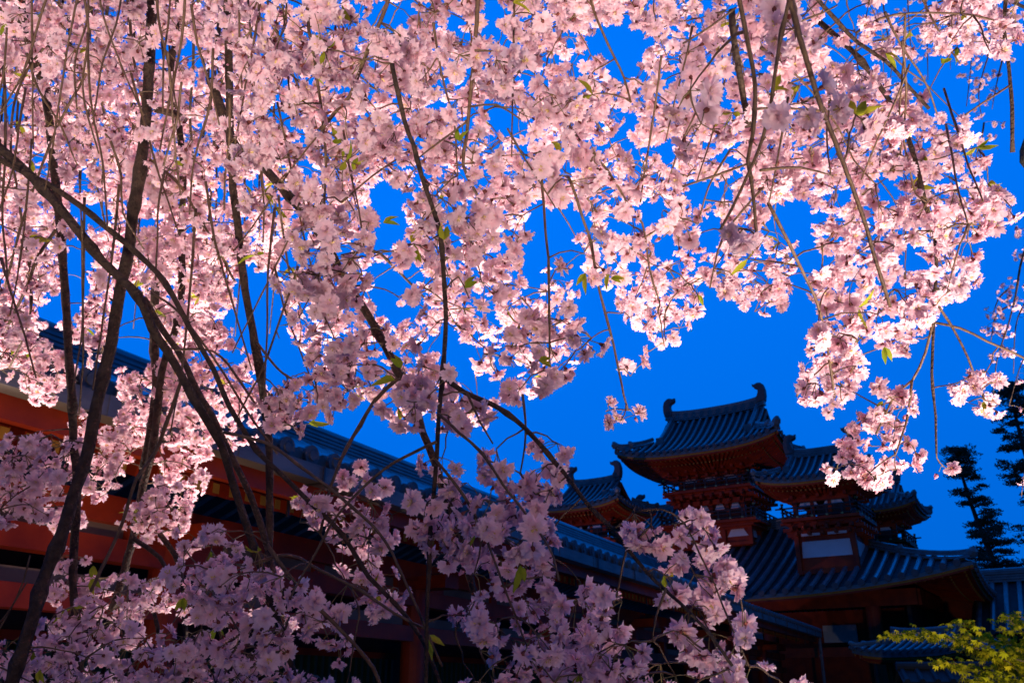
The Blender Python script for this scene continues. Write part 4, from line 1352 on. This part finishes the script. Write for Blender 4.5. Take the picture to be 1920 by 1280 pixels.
TREES = {
    'A': thing('weeping_cherry_tree', 'backlit weeping cherry with several thick dark stems hanging down the left side', 'cherry tree', (-2.7, 1.2, 0)),
    'B': thing('weeping_cherry_tree', 'floodlit weeping cherry whose pale pink sprays fill the top centre and right', 'cherry tree', (2.9, 0.9, 0)),
    'D': thing('weeping_cherry_tree', 'bright pink weeping cherry glowing behind the dark stems at upper left', 'cherry tree', (-4.3, 3.2, 0)),
    'C': thing('weeping_cherry_tree', 'farther weeping cherry with thin strands of tiny blossom at the right edge', 'cherry tree', (5.6, 6.0, 0)),
}
LOC = {k: np.array(v.location) for k, v in TREES.items()}

limbs = []      # dict per branch
for (tr, px, d0, d1, w0, w1) in BR:
    n = len(px)
    # depth wanders a little along the branch
    wob = np.cumsum(rng.normal(0, .012, n))
    pts = [at(p[0], p[1], d0 + (d1 - d0) * i / (n - 1) + wob[i]) for i, p in enumerate(px)]
    path = smooth_path(pts)
    m_ = len(path)
    _, _, dep = project(path)
    wpx = np.linspace(w0, w1, m_)
    rad = wpx * dep / FPX / 2
    path = path + np.cumsum(rng.normal(0, .00035, path.shape), axis=0)
    limbs.append(dict(tree=tr, path=path, rad=rad, twigs=[], blooms=Blooms(), leaves=[], top=px[0][1] < 0 or (px[0][0] < 0 and px[0][1] < 300)))

# background tree D and far tree C: free hanging strands
for k in range(26):
    x = -40 + 560 * (k + rng.uniform(.2, .8)) / 26
    dd = rng.uniform(2.9, 3.6)
    y1 = rng.uniform(350, 640)
    ys = np.linspace(-70, y1, 7)
    xs = x + np.cumsum(rng.normal(0, 9, 7))
    path = smooth_path([at(a_, b_, dd) for a_, b_ in zip(xs, ys)], .03)
    limbs.append(dict(tree='D', path=path, rad=np.linspace(.006, .002, len(path)), twigs=[], blooms=Blooms(), leaves=[], top=True))
FAR = [([(1650, -50), (1660, 40), (1672, 110), (1668, 160)], 5.2), ([(1700, -50), (1705, 60), (1712, 120)], 5.4), ([(1735, -50), (1738, 60), (1740, 150)], 5.2), ([(1775, -40), (1780, 60), (1782, 130)], 5.6),
       ([(1850, -40), (1825, 60), (1820, 130), (1812, 200)], 5.0), ([(1870, 60), (1845, 130), (1835, 180), (1842, 225)], 5.1), ([(1880, 110), (1868, 160), (1860, 205)], 5.3),
       ([(1845, 230), (1838, 290), (1850, 320)], 5.2), ([(2010, 200), (1960, 380), (1918, 480), (1905, 550), (1890, 610), (1870, 672), (1862, 740)], 4.6), ([(1900, 570), (1868, 590), (1858, 640)], 4.7),
       ([(1990, 420), (1925, 560), (1905, 610), (1900, 700)], 4.6), ([(2000, 480), (1935, 640), (1912, 690), (1892, 760)], 4.5), ([(2000, 700), (1935, 860), (1922, 880), (1915, 930)], 4.6), ([(1893, 540), (1872, 560), (1862, 590)], 4.7)]
for px, dd in FAR:
    path = smooth_path([at(a_, b_, dd) for a_, b_ in px], .04)
    r0 = .010 if px[0][0] == 2010 else .005
    limbs.append(dict(tree='C', path=path, rad=np.linspace(r0, .002, len(path)), twigs=[], blooms=Blooms(), leaves=[], top=px[0][1] < 0))

# ---- flower clusters
DENS = 2.5
umb = []       # (tree, position, depth, size)
for (tr, poly, d0, d1, cov, size, ms) in REG:
    pa = np.array(poly, float)
    x0, y0 = pa.min(0); x1, y1 = pa.max(0)
    area = 0.5 * abs(np.dot(pa[:, 0], np.roll(pa[:, 1], -1)) - np.dot(pa[:, 1], np.roll(pa[:, 0], -1)))
    dm = (d0 + d1) / 2
    fr = 0.0172 * size * FPX / dm
    n_um = max(1, int(round(DENS * cov * area / (math.pi * fr * fr) / 4.6)))
    got = []
    tries = 0
    sep = ms * 1.05 / dm if n_um > 6 else 10
    while len(got) < n_um and tries < n_um * 60:
        tries += 1
        x, y = rng.uniform(x0, x1), rng.uniform(y0, y1)
        if not covered([x], [y])[0] or not inside(poly, [x], [y])[0]:
            continue
        if tries < n_um * 35 and any((x - a_) ** 2 + (y - b_) ** 2 < sep * sep for a_, b_ in got[-150:]):
            continue
        got.append((x, y))
        umb.append((tr, np.array(at(x, y, rng.uniform(d0, d1))), size))

# C and D strands carry clusters along their length
for li, lb in enumerate(limbs):
    if lb['tree'] in ('C',):
        for p in lb['path'][::2]:
            if rng.random() < .99:
                umb.append(('C', p + rng.normal(0, .03, 3), 1.0))

# ---- attach every cluster to the nearest limb or cluster of its tree, by arching twigs
for tr in TREES:
    nodes, owner = [], []
    for li, lb in enumerate(limbs):
        if lb['tree'] == tr:
            nodes.append(lb['path']); owner += [li] * len(lb['path'])
    nodes = np.concatenate(nodes)
    owner = np.array(owner)
    U = [(p, s_) for t_, p, s_ in umb if t_ == tr]
    if not U:
        continue
    UP = np.array([u_[0] for u_ in U])
    dmin = np.array([np.min(np.sum((nodes - p) ** 2, axis=1)) for p in UP])
    order = np.argsort(dmin)
    NP = np.zeros((len(nodes) + len(UP), 3)); NP[:len(nodes)] = nodes
    OW = np.zeros(len(NP), int); OW[:len(nodes)] = owner
    cnt = len(nodes)
    nl = len(nodes)
    for oi in order:
        p, size = UP[oi], U[oi][1]
        df = NP[:cnt] - p
        d2 = np.sum(df ** 2, axis=1) + 1.5 * np.minimum(0, df[:, 2]) ** 2
        d2[nl:cnt] *= 1.25
        j = int(np.argmin(d2))
        li = OW[j]
        q = NP[j]
        lb = limbs[li]
        ln = np.linalg.norm(q - p)
        if ln > .012:
            mid = (p + q) / 2 + np.array([0, 0, .16 * ln]) + rng.normal(0, .07 * ln, 3)
            tp = [q, mid, p]
            k_ = 7 if ln > .06 else 4
            pts = [(1 - t) ** 2 * q + 2 * t * (1 - t) * mid + t * t * p for t in np.linspace(0, 1, k_)]
            pts = np.array(pts)
            pts[1:-1] += rng.normal(0, .0012, pts[1:-1].shape)
            thick = .0011 + .0013 * min(1, ln / .2)
            lb['twigs'].append((pts, thick))
        NP[cnt] = p; OW[cnt] = li; cnt += 1
        # the umbel itself
        nfl = rng.integers(4, 7)
        outv = p - q
        outv = outv / (np.linalg.norm(outv) + 1e-6)
        for f in range(nfl):
            dv = rng.normal(0, 1, 3)
            dv /= np.linalg.norm(dv)
            dv = dv * .95 + outv * .30 + np.array([0, -.10, -.55])
            dv /= np.linalg.norm(dv)
            fp = p + dv * rng.uniform(.020, .044) * size
            ax = dv + rng.normal(0, .32, 3)
            lb['blooms'].pos.append(fp); lb['blooms'].dir.append(ax)
            lb['blooms'].size.append(.0172 * size * rng.uniform(.74, 1.16))
            lb['blooms'].root.append(p)
            lb['blooms'].bud.append(rng.random() < .06)
        if rng.random() < .07:
            for _ in range(rng.integers(1, 4)):
                dv = rng.normal(0, 1, 3) + np.array([0, 0, -.5]) + outv * .5
                leaf_mesh(lb['leaves'], p, dv, rng.uniform(.022, .042), rng.uniform(.008, .013), rng.normal(0, 1, 3))

# drop the flowers that would hang over the gaps
for lb in limbs:
    b_ = lb['blooms']
    if not b_.pos or lb['tree'] == 'C':
        continue
    P = np.array(b_.pos)
    px, py, _ = project(P)
    k = covered(px, py)
    for at_n in ('pos', 'dir', 'size', 'root', 'bud'):
        a_ = getattr(b_, at_n)
        setattr(b_, at_n, [x for x, kk in zip(a_, k) if kk])

# the larger single leaves one can pick out
for px, py, dd, ang in [(718, 418, 1.2, 10), (1098, 512, 1.35, 230), (1145, 522, 1.35, -15), (752, 690, 1.1, 110), (740, 712, 1.1, 165), (962, 6, 1.2, -10), (862, 266, 1.2, 70), (1034, 266, 1.3, -60), (560, 196, 1.25, 60), (662, 320, 1.25, 40),
                        (833, 450, 1.15, 80), (872, 540, 1.1, 35), (1010, 676, 1.2, -20), (12, 45, 1.7, 250), (150, 100, 1.6, 30), (1658, 650, 1.4, 265), (1845, 752, 1.45, 250), (975, 1060, 1.0, 260), (175, 1060, 1.4, 260), (345, 1120, 1.3, 240), (170, 1085, 1.4, 280), (75, 1255, 1.3, 260), (800, 1190, 1.2, 290), (1445, 170, 1.1, 20), (1765, 120, 1.5, 30), (1660, 100, 1.35, -50)]:
    p = np.array(at(px, py, dd))
    best, bi = 9, 0
    for li, lb in enumerate(limbs):
        if lb['tree'] in 'AB':
            d_ = np.min(np.sum((lb['path'] - p) ** 2, axis=1))
            if d_ < best:
                best, bi = d_, li
    a_ = R(ang)
    for da in (0, rng.uniform(.35, .8)):
        dv = Vector((math.cos(a_ + da), rng.uniform(-.3, .3), math.sin(a_ + da)))
        leaf_mesh(limbs[bi]['leaves'], p, dv, rng.uniform(.018, .034), .010, (rng.normal() * .4, -1, .3))

# ---- meshes: tree > branch > blossoms, leaves
def local(arr, tr):
    return arr - LOC[tr]


for lb in limbs:
    tr = lb['tree']
    mb = MB()
    path, rad = lb['path'], lb['rad'].copy()
    # nodes and scars
    for _ in range(max(1, len(path) // 6)):
        i = rng.integers(0, len(path)); rad[i] *= rng.uniform(1.08, 1.35)
    thick = rad.max() > .0042
    mb.tube([Vector(p) for p in local(path, tr)], list(rad), 10 if thick else 6, 0 if thick else 1, True, .10 if thick else .04)
    for pts, th in lb['twigs']:
        n = len(pts)
        mb.tube([Vector(p) for p in local(pts, tr)], list(np.linspace(th, .0009, n)), 5, 1)
    for _ in range(len(path) // 9):
        i = rng.integers(0, len(path) - 1)
        dv = Vector(rng.normal(0, 1, 3)).normalized()
        a_ = Vector(local(path[i], tr))
        l_ = rad[i] + rng.uniform(.003, .012)
        mb.tube([a_, a_ + dv * l_], [max(.0012, rad[i] * .35), max(.0008, rad[i] * .15)], 5, 0 if thick else 1)
    br = mb.build('branch', [M['bark'], M['twig']], TREES[tr], smooth=True)
    lb['obj'] = br
    b_ = lb['blooms']
    if b_.pos:
        b_.pos = list(np.array(b_.pos) - LOC[tr]); b_.root = list(np.array(b_.root) - LOC[tr])
        b_.build(br, 0.12 if tr == 'D' else 0)
    if lb['leaves']:
        V, F = join_quads(lb['leaves'])
        np_mesh('leaves', V - LOC[tr], F, None, [M['leaf']], br, np.repeat(rng.random(len(V) // 12), 12))

# trunks and overhead limbs outside the frame carry the hanging branches
for tr, base_r, fork in (('A', .16, 3.9), ('B', .15, 3.7), ('D', .14, 4.6), ('C', .12, 5.2)):
    mb = MB()
    o = np.zeros(3)
    tops = [lb['path'][0] - LOC[tr] for lb in limbs if lb['tree'] == tr and lb['top']]
    head = np.array([0, 0, fork])
    trunk = smooth_path([o, np.array([.06, -.04, 1.2]), np.array([-.05, .05, 2.4]), head], .1)
    mb.tube([Vector(p) for p in trunk], list(np.linspace(base_r * 1.25, base_r * .75, len(trunk))), 14, 0, True, .07)
    mb.build('trunk', M['moss'], TREES[tr], smooth=True)
    mb = MB()
    for tp in tops:
        hz = max(fork + .2, tp[2] + .5)
        m1_ = head + (tp - head) * .35; m1_[2] = hz
        m2_ = head + (tp - head) * .85; m2_[2] = max(tp[2] + .28, hz - .35)
        arc = smooth_path([head, m1_, m2_, tp], .08)
        mb.tube([Vector(p) for p in arc], list(np.linspace(.022, .0055, len(arc))), 8, 0, True, .05)
    mb.build('limb', M['bark'], TREES[tr], smooth=True)

# mossy stub of the far cherry showing at the right edge
mb = MB()
st = smooth_path([at(2010, 200, 4.9), at(1950, 250, 4.9), at(1930, 283, 4.9), at(1943, 315, 4.9), at(2010, 380, 4.9)], .05)
mb.tube([Vector(p) for p in st - LOC['C']], list(np.linspace(.055, .05, len(st))), 12, 0, True, .1)
mb.build('bough', M['moss'], TREES['C'], smooth=True)


# ------------------------------------------------------------------ pines behind
def pine(px_top, py_top, px_base, dist, label, seed, width_px, group='pine trees beyond the tower'):
    rg = np.random.default_rng(seed)
    top = np.array(at(px_top, py_top, dist))
    base_ = np.array(at(px_base, 1060, dist)); base_[2] = 0; base_[1] = top[1]
    T = thing('pine_tree', label, 'pine tree', tuple(base_), 0, group)
    hgt = top[2]
    tp = smooth_path([np.zeros(3), np.array([(top[0] - base_[0]) * .35, 0, hgt * .35]), np.array([(top[0] - base_[0]) * .8, .1, hgt * .75]), top - base_], .4)
    mb = MB()
    mb.tube([Vector(p) for p in tp], list(np.linspace(.30, .05, len(tp))), 10, 0, True, .06)
    V, F, Tn, off = [], [], [], 0
    lim = MB()
    wmax = width_px * dist / FPX
    nl = int(hgt / .72)
    for k in range(nl):
        f = .22 + .78 * k / nl
        z = hgt * f
        c0_ = tp[min(len(tp) - 1, int(f * len(tp)))]
        for b in range(rg.integers(3, 7)):
            a = rg.uniform(0, 6.28)
            c_ = c0_ + np.array([0, 0, rg.uniform(-.35, .35)]) * (1 if f < .93 else 0)
            r_ = wmax * (1.06 - f) ** .65 * rg.uniform(.35, 1.0) + .25
            e = c_ + np.array([math.cos(a) * r_, math.sin(a) * r_, rg.uniform(-.30, .42)])
            lim.tube([Vector(c_), Vector((c_ + e) / 2 + np.array([0, 0, .12])), Vector(e)], [.05, .035, .02], 5)
            for q in range(rg.integers(3, 5)):
                cc = c_ + (e - c_) * rg.uniform(.45, 1.05) + np.array([rg.normal() * .15, rg.normal() * .15, rg.uniform(.0, .15)])
                n = 64
                # flat pad of needle tufts
                pr = rg.uniform(.20, .55)
                th = rg.uniform(0, 6.28, n); rr_ = np.sqrt(rg.random(n)) * pr
                P = cc + np.stack([np.cos(th) * rr_, np.sin(th) * rr_, rg.normal(0, .05, n) + .09 * (1 - (rr_ / pr) ** 2)], 1)
                for i in range(n):
                    d_ = np.array([rg.normal(), rg.normal(), .5 + .5 * rg.random()]); d_ /= np.linalg.norm(d_)
                    s_ = np.cross(d_, rg.normal(size=3)); s_ /= np.linalg.norm(s_)
                    L_ = rg.uniform(.08, .15)
                    V += [P[i] - s_ * .016, P[i] + s_ * .016, P[i] + d_ * L_ + s_ * .03, P[i] + d_ * L_ - s_ * .03]
                    F.append((off, off + 1, off + 2, off + 3)); off += 4
                    Tn += [rg.random()] * 4
    mb.v and mb.add(lim.v, lim.f)
    mb.build('trunk', M['pinebark'], T, smooth=True)
    np_mesh('crown', np.array(V), np.array(F), None, [M['needle']], T, np.array(Tn), smooth=False)
    return T


pine(1788, 838, 1870, 50, 'slender layered pine with its thin tip against the sky, left of the taller one', 3, 62)
pine(1888, 715, 1925, 47, 'taller layered pine cut by the right edge of the picture', 5, 85)
pine(1672, 985, 1690, 58, 'low pine mostly hidden behind the tower, its tufts showing beside the rear turret', 8, 60)
pine(1850, 985, 1840, 56, 'short bushy pine filling in low between the two tall ones', 12, 90)


# ------------------------------------------------------------------ young maple at the lower right
def maple_leaf(V, F, T, off, p, d, n, sz, tone):
    d = d / np.linalg.norm(d)
    s_ = np.cross(d, n); s_ /= np.linalg.norm(s_)
    u_ = np.cross(s_, d)
    for a, l_ in ((0, 1), (.62, .86), (-.62, .86), (1.3, .6), (-1.3, .6)):
        e = d * math.cos(a) + s_ * math.sin(a)
        w_ = -d * math.sin(a) + s_ * math.cos(a)
        V += [p, p + (e * .5 * l_ + w_ * .13) * sz + u_ * .02 * sz, p + e * l_ * sz - u_ * .14 * sz, p + (e * .5 * l_ - w_ * .13) * sz + u_ * .02 * sz]
        F.append((off, off + 1, off + 2, off + 3)); off += 4
        T += [tone] * 4
    return off


MP = thing('maple_tree', 'young maple with yellow-green spring leaves in the bottom right corner', 'maple tree', (4.6, 6.4, 0))
mo = np.array(MP.location)
mb = MB()
tk = smooth_path([np.zeros(3), np.array([-.1, 0, .7]), np.array([-.15, -.05, 1.3]), np.array([-.05, 0, 1.9])], .1)
mb.tube([Vector(p) for p in tk], list(np.linspace(.06, .03, len(tk))), 10, 0, True, .06)
mb.build('trunk', M['pinebark'], MP, smooth=True)
SPR = [([(1990, 1290), (1900, 1240), (1830, 1215), (1770, 1195), (1720, 1185), (1668, 1190)], 6.2), ([(1835, 1218), (1815, 1190), (1806, 1165)], 6.2), ([(1980, 1240), (1925, 1190), (1890, 1160)], 6.4), ([(1985, 1300), (1880, 1275), (1820, 1250), (1755, 1238)], 6.0),
       ([(1990, 1260), (1930, 1225), (1870, 1195), (1850, 1190)], 6.5), ([(1990, 1320), (1900, 1290), (1845, 1280), (1835, 1272)], 5.9), ([(1960, 1330), (1920, 1270), (1890, 1240), (1860, 1225)], 6.1), ([(1985, 1200), (1940, 1170), (1905, 1150)], 6.6),
       ([(1990, 1340), (1930, 1310), (1870, 1300)], 5.9), ([(1940, 1280), (1900, 1250), (1880, 1230)], 6.3), ([(1990, 1275), (1940, 1240), (1905, 1215)], 6.25)]
for px, dd in SPR:
    path = smooth_path([at(a_, b_, dd) for a_, b_ in px], .05) - mo
    m2 = MB()
    root = tk[rng.integers(len(tk) // 2, len(tk))]
    full = np.concatenate([smooth_path([root, (root + path[0]) / 2 + np.array([0, 0, .1]), path[0]], .08)[:-1], path])
    m2.tube([Vector(p) for p in full], list(np.linspace(.014, .003, len(full))), 6)
    bo = m2.build('branch', M['pinebark'], MP, smooth=True)
    V, F, T, off = [], [], [], 0
    for p in path[1:]:
        for _ in range(14):
            q = p + rng.normal(0, 1, 3) * np.array([.06, .08, .016]) + np.array([0, 0, .0])
            d_ = np.array([rng.normal() * .8 - .3, rng.normal() * .5 - .4, -.55 + rng.normal() * .25])
            off = maple_leaf(V, F, T, off, q, d_, np.array([rng.normal() * .3, -.5, 1.0]), rng.uniform(.032, .054), rng.random())
    np_mesh('leaves', np.array(V), np.array(F), None, [M['maple']], bo, np.array(T), smooth=False)
